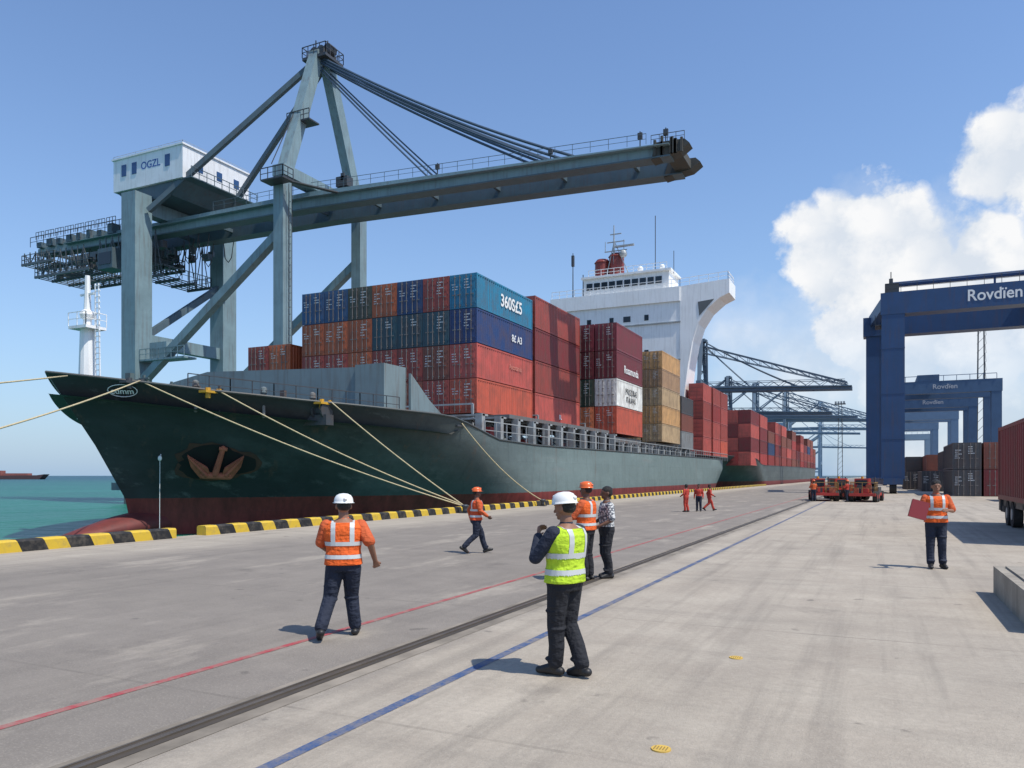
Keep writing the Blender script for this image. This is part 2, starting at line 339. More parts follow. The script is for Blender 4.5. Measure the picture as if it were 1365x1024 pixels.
# ------------------------------------------------------------------ containers
def side_profile(L,W):
    h=L/2-.12; n=int(L/.42); pts=[]; st=2*h/n
    for i in range(n):
        y=-h+i*st
        pts+=[(0,y),(0,y+st*.32),(.055,y+st*.5),(.055,y+st*.82)]
    pts.append((0,h)); return pts
def container_meshes():
    W,Lc,H=2.4,12.0,2.56
    b=MB()
    for sx in (-1,1):
        pr=side_profile(Lc,W); x=sx*(W/2-.012); vs=[]
        for dx,y in pr: vs+= [(x-sx*dx,y,.12),(x-sx*dx,y,H-.10)]
        b.add(vs,[(2*i,2*i+2,2*i+3,2*i+1) for i in range(len(pr)-1)])
    n=8; w=W/2-.1; st=2*w/n
    for sgn in (1,-1):
        vs=[]
        for i in range(n):
            x=-w+i*st
            for dy,xx in ((0,x),(0,x+st*.3),(.05,x+st*.5),(.05,x+st*.8)): vs+=[(xx,sgn*(Lc/2-.03-dy),.12),(xx,sgn*(Lc/2-.03-dy),H-.1)]
        vs+=[(w+.02,sgn*(Lc/2-.03),.12),(w+.02,sgn*(Lc/2-.03),H-.1)]
        b.add(vs,[(2*i,2*i+2,2*i+3,2*i+1) for i in range(len(vs)//2-1)])
    b.box(-W/2+.02,W/2-.02,-Lc/2+.05,Lc/2-.05,H-.07,H-.03)
    b.box(-W/2+.05,W/2-.05,-Lc/2+.05,Lc/2-.05,.08,.12)
    for sx in (-1,1):
        for z0,z1 in ((0.02,.17),(H-.13,H-.01)):
            b.box(min(sx*W/2,sx*(W/2-.08)),max(sx*W/2,sx*(W/2-.08)),-Lc/2+.1,Lc/2-.1,z0,z1)
        for sy in (-1,1):
            b.box(min(sx*(W/2+.003),sx*(W/2-.13)),max(sx*(W/2+.003),sx*(W/2-.13)),min(sy*Lc/2,sy*(Lc/2-.14)),max(sy*Lc/2,sy*(Lc/2-.14)),0,H)
    for sy in (-1,1):
        y0,y1=sorted((sy*(Lc/2-.01),sy*(Lc/2-.1)))
        b.box(-W/2+.13,W/2-.13,y0,y1,.0,.15); b.box(-W/2+.13,W/2-.13,y0,y1,H-.13,H-.003)
    body=b.mesh('container_body'); body.materials.append(CONT)
    d=MB()
    d.box(0,1.05,-.03,.0,.15,H-.13)
    for z in (.35,.9,1.45,2.0): d.box(.06,.99,-.045,-.03,z,z+.33)
    for z in (.3,1.2,2.1): d.box(1.02,1.09,-.05,-.02,z,z+.15)
    door=d.mesh('container_door'); door.materials.append(CONT)
    r=MB(); r.tube((0,-.085,.05),(0,-.085,H-.05),.028,n=6)
    for z in (.2,1.0,1.6,H-.25): r.box(-.06,.06,-.1,-.03,z,z+.07)
    r.box(-.04,.22,-.11,-.08,1.0,1.06)
    rod=r.mesh('lock_rod'); rod.materials.append(mat('lock_rod_steel',(.20,.19,.18),.5,.2,.6,(.12,.07,.05),1))
    marks=[]
    for k in range(3):
        m=MB(); rnd=random.Random(k+3)
        for i in range(3+k):
            z=H-.45-.21*i; x0=.12+rnd.random()*.08; xx=x0
            while xx<x0+.2+rnd.random()*.35:
                ww=.04+rnd.random()*.05; m.box(xx,xx+ww,-.052,-.048,z,z+.075); xx+=ww+.03
        me=m.mesh('marking'); me.materials.append(MARKW); marks.append(me)
    return body,door,rod,marks
CB,CD,CR,CM=container_meshes()
COL={'dark blue':(.015,.06,.16),'blue':(.02,.10,.23),'teal blue':(.012,.19,.32),'dark teal':(.025,.08,.105),'olive green':(.07,.085,.06),
 'dark green':(.03,.07,.05),'orange':(.48,.115,.04),'orange red':(.56,.105,.055),'salmon red':(.49,.09,.068),'red':(.36,.04,.033),'brick red':(.33,.058,.043),'dark red':(.21,.026,.028),
 'rust brown':(.22,.065,.04),'navy':(.018,.05,.16),'white':(.70,.70,.65),'cream':(.56,.40,.22),'sand yellow':(.52,.30,.12),'tan':(.42,.26,.14),'grey':(.24,.26,.26),'dark grey':(.05,.055,.06),'light orange':(.74,.23,.10),'maroon':(.18,.025,.035)}
NC=[0]
def link(me,name,parent,col=None,loc=(0,0,0),rz=0,sc=None):
    o=bpy.data.objects.new(name,me); C.objects.link(o); o.parent=parent; o.location=loc; o.rotation_euler=(0,0,rz)
    if sc: o.scale=sc
    if col: o.color=col
    return o
def container(x,y,z,cn,label,group,L=12.,H=2.6,detail=2,W=2.4,rz=0):
    t=empty('shipping_container',label,'shipping container',(x,y,z),rz,group)
    t.scale=(W/2.4,L/12.,H/2.6)
    c=COL[cn]; v=random.uniform(.82,1.18); col=(c[0]*v,c[1]*v,c[2]*v,1)
    link(CB,'body',t,col)
    if detail>=1:
        k=12./L
        for s in (0,1):
            d=link(CD,'door',t,col,(0,-5.97,0),0,(1 if s==0 else -1,k,1))
            if detail>=2:
                for xx in (.28,.72):
                    link(CR,'lock_rod',d,None,(xx,0,0))
        if detail>=2: link(random.choice(CM),'marking',t,None,(-.05,-5.97,0),0,(1,k,1)); 
        if detail>=2 and random.random()<.4: link(random.choice(CM),'marking',t,None,(-1.15,-5.97,-.1),0,(1,k,.9))
    NC[0]+=1
    return t
ORD=['first','second','third','fourth','fifth','sixth','seventh','eighth','ninth','tenth','eleventh','twelfth','thirteenth','fourteenth','fifteenth','sixteenth']

SG='containers stacked on the green ship'
Z0=6.65
rows=[['blue','blue','olive green','orange','dark blue','brick red','dark teal'],
      ['orange','orange','orange','dark teal','dark teal','dark teal','navy'],
      ['brick red','brick red','orange','brick red','brick red','rust brown','salmon red'],
      ['rust brown','dark red','rust brown','brick red','rust brown','brick red','orange red']]
tn=['top','second','third','bottom']
L1=10.1; W1=2.3
for r,row in enumerate(rows):
    for k,cn in enumerate(row):
        x=-26.85-W1/2-(6-k)*2.35; z=Z0+(3-r)*2.6
        lab=f"{cn} container, {tn[r]} tier, {ORD[k]} column from left, foremost stack"
        t=container(x,50.4+L1/2,z,cn if not(r==0 and k==6) else 'teal blue',lab,SG,L1,2.6,2,W1)
        if r==0 and k==6: t['label']='teal blue container with white lettering, top corner of foremost ship stack'; corner0=t
        if r==1 and k==6: t['label']='navy container with short white lettering, directly below the teal blue corner container'; corner1=t
        if r==2 and k==6: corner2=t
rt=(R(90),0,R(90))
def sidetext(t,s,size,y,z,m=MARKW,sx=1,bold=.014):
    o=text(s,size,(0,0,0),rt,m,t,bold=bold); k=t.scale
    o.location=(1.225,y/k[1],z/k[2]); o.scale=(1/k[1]*sx,1/k[2],1); return o
sidetext(corner0,'360S£5',1.35,0.9,1.3,bold=.02)
sidetext(corner1,'8£ A3',.8,1.9,1.25)
sidetext(corner2,'Ascotania',.6,1.6,1.5,mat('faded_lettering',(.55,.20,.15),.7))
for k,(x,cs) in enumerate(((-48.6,['brick red','orange red','brick red']),(-46.2,['orange red','brick red','orange']),(-44.35,['brick red','rust brown','orange red']))):
    for r,cn in enumerate(cs[:3]):
        container(x,63.2 if k==2 else 56,5.4+r*2.6,cn,f"{cn} container, {['bottom','middle','top'][r]} of {['first','second','third'][k]} low stack left of the foremost stack",SG,10,2.6,2,2.3)
for k in range(7):
    for r in range(4):
        if k<4 and r<3: continue
        cn=['salmon red','brick red','dark red','brick red'][r] if k==6 else random.choice(['brick red','rust brown','dark blue','orange'])
        nm='facing the quay' if k==6 else f'{ORD[6-k]} row inward' 
        t=container(-26.85-W1/2-(6-k)*2.35,66.6,6.4+r*2.8,cn,f"tall {cn} container, {['bottom','second','third','top'][r]} tier, second bay of ship, {nm}",SG,11,2.8,1,W1)
        if k==6 and r==0: sidetext(t,'BL',.6,.3,1.0)
def c3(x,y,z,cn,lab,L=9,H=2.6,W=2.3,d=2,**k): return container(x,y,z,cn,lab,SG,L,H,d,W)
Z3=6.2;H3=2.78
spec=[['orange red','white','maroon','maroon'],['light orange','dark green','maroon','maroon'],['brick red','dark red','maroon','dark red']]
for k in range(3):
    for r in range(4):
        t=c3(-24.8-k*2.4,78.6,Z3+r*H3,spec[k][r],f"{spec[k][r]} container, {['bottom','second','third','top'][r]} tier, third bay, {['outermost','second','third'][k]} column on ship",9.2,H3)
        if k==0 and r==1:
            sidetext(t,'PRICORAS',.95,0.4,1.65,MARKK,.95,0); sidetext(t,'ITALIANS',.85,0.3,.85,MARKK,.95,0)
        if k==0 and r==2: sidetext(t,'Rosamunda',1.1,.4,1.1)
for k in range(3):
    for r in range(5):
        cn=['cream','sand yellow','cream','tan','sand yellow'][(r+k*2)%5]
        c3(-24.3-k*2.6,94.2,6.0+r*2.15,cn,f"{cn} container, {ORD[r]} tier up, {['outermost','middle','innermost'][k]} column of the pale stack",9,2.15,2.4,2)
for r in range(3):
    cn=['grey','rust brown','dark grey'][r]
    c3(-24.6,104.6,5.6+r*2.3,cn,f"{cn} container, {['bottom','middle','top'][r]} of the narrow stack right of the pale stack",7,2.3,2.3,1)
for b_,yy in enumerate((115.4,122.2,128.6)):
    for r in range(4):
        for k in range(2 if b_ else 1):
            cn=random.choice(['brick red','salmon red','red','orange red'])
            c3(-24.0-k*2.4,yy,5.0+r*2.6,cn,f"{cn} container, {['bottom','second','third','top'][r]} tier, {['outer','inner'][k]} column, {['foremost','middle','aft'][b_]} stern stack",6,2.6,2.3 if b_ else 2.1,1)

# ------------------------------------------------------------------ ship
XC0=-35.5; HB=13.
def lerp(a,b,t): return a+(b-a)*t
def interp(tab,x):
    if x<=tab[0][0]: return tab[0][1]
    for (a,b),(c,d) in zip(tab[:-1],tab[1:]):
        if x<=c: return lerp(b,d,(x-a)/(c-a))
    return tab[-1][1]
ZT=[(23,6.95),(25,6.65),(28,6.2),(31,5.9),(35,5.65),(38.5,5.5),(43.5,4.35),(50,4.2),(132,4.6)]
def ztop(y): return interp(ZT,y)
def ystem(z): return interp([(-3,28.6),(.8,27.7),(3.5,26.0),(7,23.4)],z)
def ent(z): return interp([(-3,30),(.8,23.5),(4,18),(7,15.5)],z)
def hb(y,z,HB=HB,ye=132.):
    t=(y-ystem(z))/ent(z); t=max(0,min(1,t)); p=1.75
    h=HB*(1-(1-t)**p)
    s=max(0,min(1,(y-(ye-22))/22)); h*=1-s*s*.16*(1.6-max(0,min(1,(z+2)/5)))
    return h
def hullgrid(ye=132.,nu=70,nz=14):
    us=[(i/nu)**1.9 for i in range(nu+1)]; G=[]
    for u in us:
        row=[]
        for j in range(nz+1):
            s=j/nz; y0=23.4+u*(ye-23.4); z=lerp(-2.6,ztop(y0),s); y=ystem(z)+u*(ye-ystem(z)); row.append((hb(y,z,HB,ye),y,z))
        G.append(row)
    return G
def build_hull(root,m,deckm,dy=0,ye=132.):
    G=hullgrid(ye); nu=len(G)-1; nz=len(G[0])-1
    b=MB()
    for sgn in (1,-1):
        b.add([(XC0+sgn*p[0],p[1]+dy,p[2]) for row in G for p in row],[(i*(nz+1)+j,(i+1)*(nz+1)+j,(i+1)*(nz+1)+j+1,i*(nz+1)+j+1) for i in range(nu) for j in range(nz)])
    last=G[-1]; vs=[(XC0+s*p[0],p[1]+dy,p[2]) for p in last for s in (-1,1)]
    b.add(vs,[(2*j,2*j+1,2*j+3,2*j+2) for j in range(nz)])
    me=b.mesh('hull'); 
    bm=bmesh.new(); bm.from_mesh(me); bmesh.ops.remove_doubles(bm,verts=bm.verts,dist=.004); bmesh.ops.recalc_face_normals(bm,faces=bm.faces); bm.to_mesh(me); bm.free()
    me.materials.append(m)
    for p in me.polygons: p.use_smooth=True
    o=bpy.data.objects.new('hull',me); C.objects.link(o); o.parent=root
    d=MB(); vs=[];n=0
    for row in G[1:]:
        p=row[-1]; z=p[2]-(1.0 if p[1]<41 else .12); hw=max(0,p[0]-.15)
        vs+= [(XC0-hw,p[1]+dy,z),(XC0+hw,p[1]+dy,z)]; n+=1
    d.add(vs,[(2*i,2*i+1,2*i+3,2*i+2) for i in range(n-1)]); d.build('deck',deckm,root)
    for s in (1,-1):
        MB().path([(XC0+s*row[-1][0],row[-1][1]+dy,row[-1][2]) for row in G],.07,6).build('cap_rail',deckm,root)
    return G
ship=empty('container_ship','large dark green container ship with red underside and white superstructure, nearest ship','ship',(0,0,0))
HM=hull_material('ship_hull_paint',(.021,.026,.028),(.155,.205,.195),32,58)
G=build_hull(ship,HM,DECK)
b=MB(); vs=[]; n=14; st_=[(23.7,.12,-.95,.06),(24.4,.5,-.85,.22),(25.6,.9,-.7,.45),(27.2,1.2,-.5,.75),(29.3,1.3,-.35,1.0),(32,1.1,-.4,1.2)]
for y,w_,zc,h_ in st_:
    for k in range(n):
        a=2*math.pi*k/n; vs.append((XC0+w_*math.cos(a),y,zc-.2+h_*math.sin(a)*.8))
b.add(vs,[(i*n+k,i*n+(k+1)%n,(i+1)*n+(k+1)%n,(i+1)*n+k) for i in range(len(st_)-1) for k in range(n)]+[tuple(range(n))])
b.build('bulbous_bow',mat('antifouling_red',(.17,.032,.027),.65,0,.6,(.07,.018,.015),.8,.5),ship,True)
def hullpt(px,py):
    r=(px-682)/1030; q=(CP*r-SP)/(CP+SP*r)
    y=23.
    while y<125:
        x=q*y; d=-x*SP+y*CP; z=2+(634-py)*d/1030
        if z<ztop(y)+.6 and y>ystem(z) and XC0+hb(y,z)>=x: break
        y+=.02
    e=.1
    def P(y,z): return Vector((XC0+hb(y,z),y,z))
    p=P(y,z); n=(P(y+e,z)-P(y-e,z)).cross(P(y,z+e)-P(y,z-e)).normalized()
    if n.x<0: n=-n
    return p,n
def frame(n):
    u=Vector((0,0,1)); x=u.cross(n).normalized(); y=n.cross(x).normalized()
    return Matrix((x,y,n)).transposed()
p,n=hullpt(287,616); F=frame(n)
def surf(pp,off,p=p,F=F,n=n):
    w=p+F@Vector((pp[0],pp[1],0)); y,z=w.y,w.z; return Vector((XC0+hb(y,z),y,z))+n*off
def patch(rx,ry,off,m,nm,jit):
    a=MB(); pts=[]
    for k in range(30):
        t=2*math.pi*k/30; rr=1+random.uniform(-jit,jit)+.12*math.cos(3*t+.6); pts.append((rx*rr*math.cos(t),ry*rr*math.sin(t)))
    vs=[surf((0,0),off)]+[surf((x*.55,z*.55),off) for x,z in pts]+[surf(pp,off-.01) for pp in pts]
    K=len(pts)
    a.add(vs,[(0,1+k,1+(k+1)%K) for k in range(K)]+[(1+k,1+K+k,1+K+(k+1)%K,1+(k+1)%K) for k in range(K)])
    a.build(nm,m,ship)
patch(2.15,1.15,.045,STAIN,'hawse_stain',.10); patch(1.9,1.0,.07,BLACK,'anchor_recess_shade',.08)  # flat black patch on the hull paints the shade of a recess
def A(x,y,z=.3): return p+F@Vector((x,y,z))
an=MB()
an.cap(A(.35,.95,.15),A(-.05,-.45,.5),.13,.17,10)          # shank
an.cap(A(-.62,-.55,.45),A(.62,-.62,.45),.19,.19,10)        # crown
an.tube(A(.15,.95,.2),A(.55,.9,.2),.10,n=8)
for s in (-1,1):
    # pointed triangular fluke rising from the crown
    f=[A(s*.25,-.62,.52),A(s*.42,-.05,.58),A(s*1.38,.60,.42),A(s*1.22,-.02,.50),A(s*.78,-.72,.5)]
    bk=[q_-n*.16 for q_ in f]
    an.add(f+bk,[tuple(range(5)),tuple(range(5,10))[::-1]]+[(i,(i+1)%5,5+(i+1)%5,5+i) for i in range(5)])
    an.cap(A(s*.5,-.45,.6),A(s*1.25,.45,.48),.10,.05,8)
an.build('anchor',RUST,ship)
# emblem
p2,n2=hullpt(163,520); F2=frame(n2)
ring=[surf((.66*math.cos(t*math.pi/14),.33*math.sin(t*math.pi/14)),.08,p2,F2,n2) for t in range(29)]
MB().path(ring,.022,5).build('bow_emblem',MARKW,ship)
t_=text('edmm',.42,(0,0,0),(0,0,0),MARKW,ship,'bow_lettering',bold=.012); t_.matrix_world=Matrix.Translation(p2+n2*.16)@F2.to_4x4()
# breakwater
bw=MB()
bw.prism([(-42.6,8.05),(-39,8.65),(-27.2,8.25),(-27.2,4.4),(-42.6,4.6)],'y',36.4,36.7)
bw.box(-27.2,-25.2,36.2,38.4,4.3,8.35)
bw.build('breakwater',BREAK,ship)
MB().prism([(38.42,8.0),(40.5,6.6),(43.8,4.9),(43.8,3.9),(38.42,4.3)],'x',-25.0,-24.85).build('sloping_bulwark',BREAK,ship)
def dk_(y): return ztop(y)-1.0
for (x,y,m,s) in ((-31.0,29.3,STEEL,.6),(-29.2,31.2,YEL,.34),(-34.6,30.5,STEEL,.7),(-26.9,32.6,STEEL,.6),(-31.5,33,STEEL,.7)):
    dz=dk_(y)+.15
    wn=MB(); wn.tube((x-.9*s,y,dz+.8*s),(x+.9*s,y,dz+.8*s),.5*s,n=12)
    for q_ in (-1,-.1,1): wn.tube((x+q_*.9*s-.06,y,dz+.8*s),(x+q_*.9*s+.06,y,dz+.8*s),.8*s,n=14)
    wn.box(x-1.3*s,x+1.3*s,y-.5*s,y+.5*s,dz-.3,dz+.25); wn.build('winch',m,ship)
for (px,py) in ((178,514),(285,522),(432,541),(610,583)):
    pp,nn=hullpt(px,py+6); y=pp.y; z=ztop(y); x=XC0+hb(y,z)-.25
    fl=MB(); fl.tube((x,y-.35,z-.3),(x,y-.35,z+.22),.13); fl.tube((x,y+.35,z-.3),(x,y+.35,z+.22),.13); fl.box(x-.25,x+.25,y-.7,y+.7,z-.05,z+.06)
    fl.build('fairlead',YEL if px in(285,432) else STEEL,ship)
ed_=[(XC0+row[-1][0]-.35,row[-1][1],row[-1][2]-.1) for row in G if 27.5<row[-1][1]<38.5]
MB().rail(ed_[::2],.85,.75,.025).build('bow_railing',STEEL,ship)
MB().rail([(-22.85,y,4.35) for y in (44,60,80,100,118,131.5)],1.15,1.5,.035).build('side_railing',GALV,ship)
VP=mat('vent_paint',(.15,.18,.18),.5,0,.5,(.2,.1,.05),2)
for (x,y,h,r) in ((-31,28.2,1.2,.12),(-28.6,30.4,1.2,.12),(-27.6,33,1.3,.12),(-33,34,1.6,.2),(-37,33,1.9,.2)):
    z=dk_(y); vt=MB(); vt.tube((x,y,z),(x,y,z+h),r*.7,n=10); vt.lathe([(r,z+h),(r*1.5,z+h+.1),(r*1.3,z+h+.35),(r*.4,z+h+.42)],(x,y,0),10); vt.build('deck_vent',VP,ship)
FIT=[mat('deck_fitting_paint',(.055,.065,.068),.6,0,.7,(.16,.08,.05),1),mat('deck_fitting_teal',(.09,.14,.14),.6,0,.6,(.12,.07,.05),1)]
for i in range(80):
    y=random.uniform(26.5,35.6); hw=hb(y,5.2)-.9; x=XC0+random.uniform(-.1,1)*hw; s=random.uniform(.12,.42); z=dk_(y)
    cl=MB(); h_=random.uniform(.8,1.9)
    if i%3==0: cl.tube((x,y-s,z+h_*.6),(x,y+s,z+h_*.6),s*.7,n=10); cl.box(x-.1,x+.1,y-s*.5,y+s*.5,z,z+h_*.6)
    elif i%3==1: cl.box(x-s,x+s,y-s*.6,y+s*.6,z,z+h_*.8); cl.box(x-s*.5,x+s*.4,y-s*.3,y+s*.3,z+h_*.8,z+h_)
    else: cl.beam((x,y,z),(x,y,z+h_),.10); cl.beam((x-s,y,z+h_*.9),(x+s,y,z+h_*.9),.08); cl.beam((x-s,y,z+h_*.5),(x,y,z+h_*.9),.06)
    cl.build('deck_fitting',FIT[i%2],ship)
# foremast
fm=MB(); fx,fy=-38.3,27.6
fm.tube((fx,fy,5),(fx,fy,9.9),.5,.36,12); fm.tube((fx,fy,9.9),(fx,fy,12.7),.22,.12,8); fm.box(fx-.7,fx+.7,fy-.6,fy+.6,9.8,9.95)
fm.rail([(fx-.7,fy-.6,9.95),(fx+.7,fy-.6,9.95),(fx+.7,fy+.6,9.95)],.7,.6,.02)
fm.beam((fx-.55,fy,11.7),(fx+.55,fy,11.7),.1); fm.ell((fx,fy,10.6),(.4,.4,.3),10,6)
fm.build('foremast',WHITE,ship)
ld=MB()
for s in (0,.42): ld.beam((fx+.62+s,fy,5),(fx+.62+s*.6,fy,12.2),.06)
for k in range(24): ld.beam((fx+.62,fy,5.2+k*.3),(fx+1.0,fy,5.2+k*.3),.04)
ld.build('mast_ladder',WHITE,ship)
# hatch area
HP=mat('hatch_paint',(.13,.14,.14),.6,0,.6,(.15,.07,.04),1)
for y0,y1 in ((49.8,61.0),(61.2,72.4),(73.6,83.6),(89.4,99.0),(100.6,108.4)):
    MB().box(-47,-23.9,y0,y1,5.35 if y0>72 else 6.1,5.9 if y0>72 else 6.38).build('hatch_cover',HP,ship)
MB().box(-45,-28.2,44,111,3.6,5.3).build('hatch_coaming',mat('coaming_paint',(.045,.06,.06),.6,0,.6,(.1,.05,.03),1),ship)
PM=mat('pale_grey_post_paint',(.33,.36,.36),.5,0,.6,(.16,.09,.06),1.5)
y=45.0
while y<110:
    t_=6.1 if y<73 else 5.4
    po=MB(); po.box(-24.1,-23.6,y,y+.45,4.2,t_); po.box(-26.8,-26.3,y+.7,y+1.1,4.2,t_); po.beam((-23.9,y+.2,4.4),(-26.4,y+.9,t_-.1),.1); po.box(-26.8,-23.6,y+.1,y+.9,t_-.15,t_-.02)
    po.build('lashing_post',PM,ship)
    y+=2.8
for i in range(30):
    y=random.uniform(45,108); s=random.uniform(.2,.6)
    MB().box(-25.4,-24.6,y-s,y+s,4.2,4.2+random.uniform(.5,1.3)).build('deck_box',random.choice([STEEL,PM,FIT[1],RED]),ship)
for y in (49.3,61.1,72.9,84.6,99.6):
    lb=MB()
    for x in (-26.6,-31.3,-36,-40.7): lb.beam((x,y,5.2),(x,y,7.2),.14)
    lb.beam((-26.6,y,7.2),(-43,y,7.2),.12)
    lb.build('lashing_bridge',GALV,ship)
# superstructure
su=MB()
su.box(-44.8,-26.2,112,119,4.0,27.4)
su.box(-46.5,-26.2,111.7,118.8,27.4,29.5)
su.prism([(-26.2,29.5),(-19.2,29.9),(-19.2,27.9),(-20.6,27.3),(-22.3,25.9),(-23.6,23.9),(-24.4,21.4),(-25.0,18.2),(-25.5,14.5),(-25.9,10),(-26.2,5)],'y',111.9,117)
sup=su.build('superstructure',WHITE,ship)
br=MB(); br.box(-41.3,-28.0,112.6,118.5,29.5,32.2); br.box(-41.6,-27.6,112.2,118.7,32.2,32.5); br.build('bridge_house',WHITE,sup)
x=-40.8
while x<-29: MB().box(x,x+.95,112.52,112.6,30.5,31.5).build('bridge_window',GLASS,sup); x+=1.2
for z in (9,11.8,14.6,17.4,20.2,23,25.4):
    for x in (-42.6,-40.2,-36.6,-34.2,-31.2,-28.6):
        if random.random()<.25: continue
        w_=.32 if random.random()<.7 else .55
        MB().box(-w_,w_,-.04,0,-.42,.42).build('window',GLASS,sup,loc=(x,111.99,z))
for z in (8.5,11.8,14.6,17.4,20.2,23):
    for y in (114,117): MB().box(0,.05,-.35,.35,-.4,.4).build('window',GLASS,sup,loc=(-26.19,y,z))
MB().prism([(-23.6,27.0),(-21.3,27.2),(-23.4,25.0)],'y',111.84,111.9).build('wing_opening_shade',mat('wing_shadow_panel',(.12,.13,.13),.7),sup)  # dark panel laid on the wing, painted shade of an opening
for z in (24.3,18.8,13.3): MB().box(-44.9,-26.1,111.8,112,z,z+.18).build('deck_edge',GALV,sup)
MB().rail([(-46.3,111.9,29.5),(-26.2,111.9,29.5),(-19.4,112.1,29.9),(-19.4,116.8,29.9)],1.1,1.2,.04).build('bridge_railing',WHITE,sup)
MB().rail([(-40.5,112.6,32.5),(-28.3,112.6,32.5)],1.0,1,.04).build('roof_railing',WHITE,sup)
for x,h in ((-39.4,35.4),(-37.1,36.1)):
    fn=MB(); fn.tube((x,116,32.2),(x,116,h),1.25,1.15,16); fn.tube((x,116,h),(x,116,h+.5),1.3,.9,16); fn.build('funnel',FUN,ship,False)
MB().box(-41,-36,115,118.4,32.52,33.3).build('funnel_base',WHITE,ship)
ms=MB(); mx_=-37.2
ms.tube((mx_,115,32.4),(mx_,115,40.8),.2,.08,8)
for z,w in ((36.8,3.0),(38.2,2.2),(39.4,1.2)): ms.beam((mx_-w/2,115,z),(mx_+w/2+.6,115,z),.14)
for dx in (-1.4,1.6): ms.beam((mx_+dx,115,36.8),(mx_+dx,115,38.4),.08)
ms.beam((mx_-1.2,115,33),(mx_,115,38),.12); ms.beam((mx_+2.6,115,32.5),(mx_+.2,115,38),.12)
ms.box(mx_+.2,mx_+3.2,114.8,115.2,37.3,37.55); ms.ell((mx_+1.5,115,36.2),(.6,.6,.6),12,8)
ms.build('radar_mast',GALV,ship)
MB().tube((-30.4,114,32),(-30.4,114,41),.06).build('antenna',STEEL,ship); MB().tube((-27.6,114,32),(-27.6,114,35.4),.05).build('antenna',STEEL,ship)
MB().tube((-43.6,114,29.5),(-43.6,114,37),.10,.06).box(-43.8,-43.4,113.8,114.2,34.9,36.6).build('antenna',STEEL,ship); MB().tube((-41.9,114,29.5),(-41.9,114,33.4),.08).build('antenna',STEEL,ship)
for x,r in ((-33,.45),(-29.6,.4)): MB().tube((x,115,32.4),(x,115,33.2),.15).ell((x,115,33.2+r*.7),(r,r,r),14,9).build('radome',WHITE,ship,True)
MB().box(-45,-26,119,131.2,4.3,5.0).build('aft_deck_house',DECK,ship)
dp,dn=hullpt(213,606)
o=MB().path([dp+dn*.35,dp+dn*.45-Vector((0,0,1.6)),dp+dn*.5-Vector((0,0,3.6))],.016,5)
o.tube(dp,dp+dn*.5,.03); o.ell(dp+dn*.4,(.10,.10,.14),8,6)
o.build('draught_line',MARKW,ship)

# ------------------------------------------------------------------ mooring ropes
def rope(a,b,sag,label,r=.035):
    a=Vector(a);b=Vector(b); pts=[]
    for i in range(25):
        t=i/24; p=a.lerp(b,t); p.z-=sag*4*t*(1-t); pts.append(p)
    o=MB().path(pts,r,7).build('mooring_rope',ROPE,None,True); tag(o,label,'mooring rope','mooring ropes of the green ship')
def edge(px,py,dz=.1):
    pp,nn=hullpt(px,py); y=pp.y; z=ztop(y); return Vector((XC0+hb(y,z)+.05,y,z+dz))
e1=edge(178,520); e2=edge(285,528); e3=edge(432,548); e4=edge(608,585)
B1=(-19.9,36,.36)
rope(e1,B1,.35,'yellow mooring rope running lowest from the bow tip to the quay bollard')
rope(e2,(-19.95,36.1,.4),.3,'yellow mooring rope from the second fairlead behind the bow tip to the bollard')
rope(e3,(-19.85,36.1,.3),.15,'short yellow mooring rope from beside the yellow fairlead to the quay bollard')
rope(e4,(-19.9,46.5,.36),.5,'sagging yellow mooring rope at midship, nearest to the container stacks')
rope(e1,(-19.9,2,.36),.5,'yellow mooring rope leaving the picture at left, the lower one')
rope((-34.6,23.9,6.7),(-19.9,-8,.36),.1,'yellow mooring rope leaving the picture at left, the upper one')

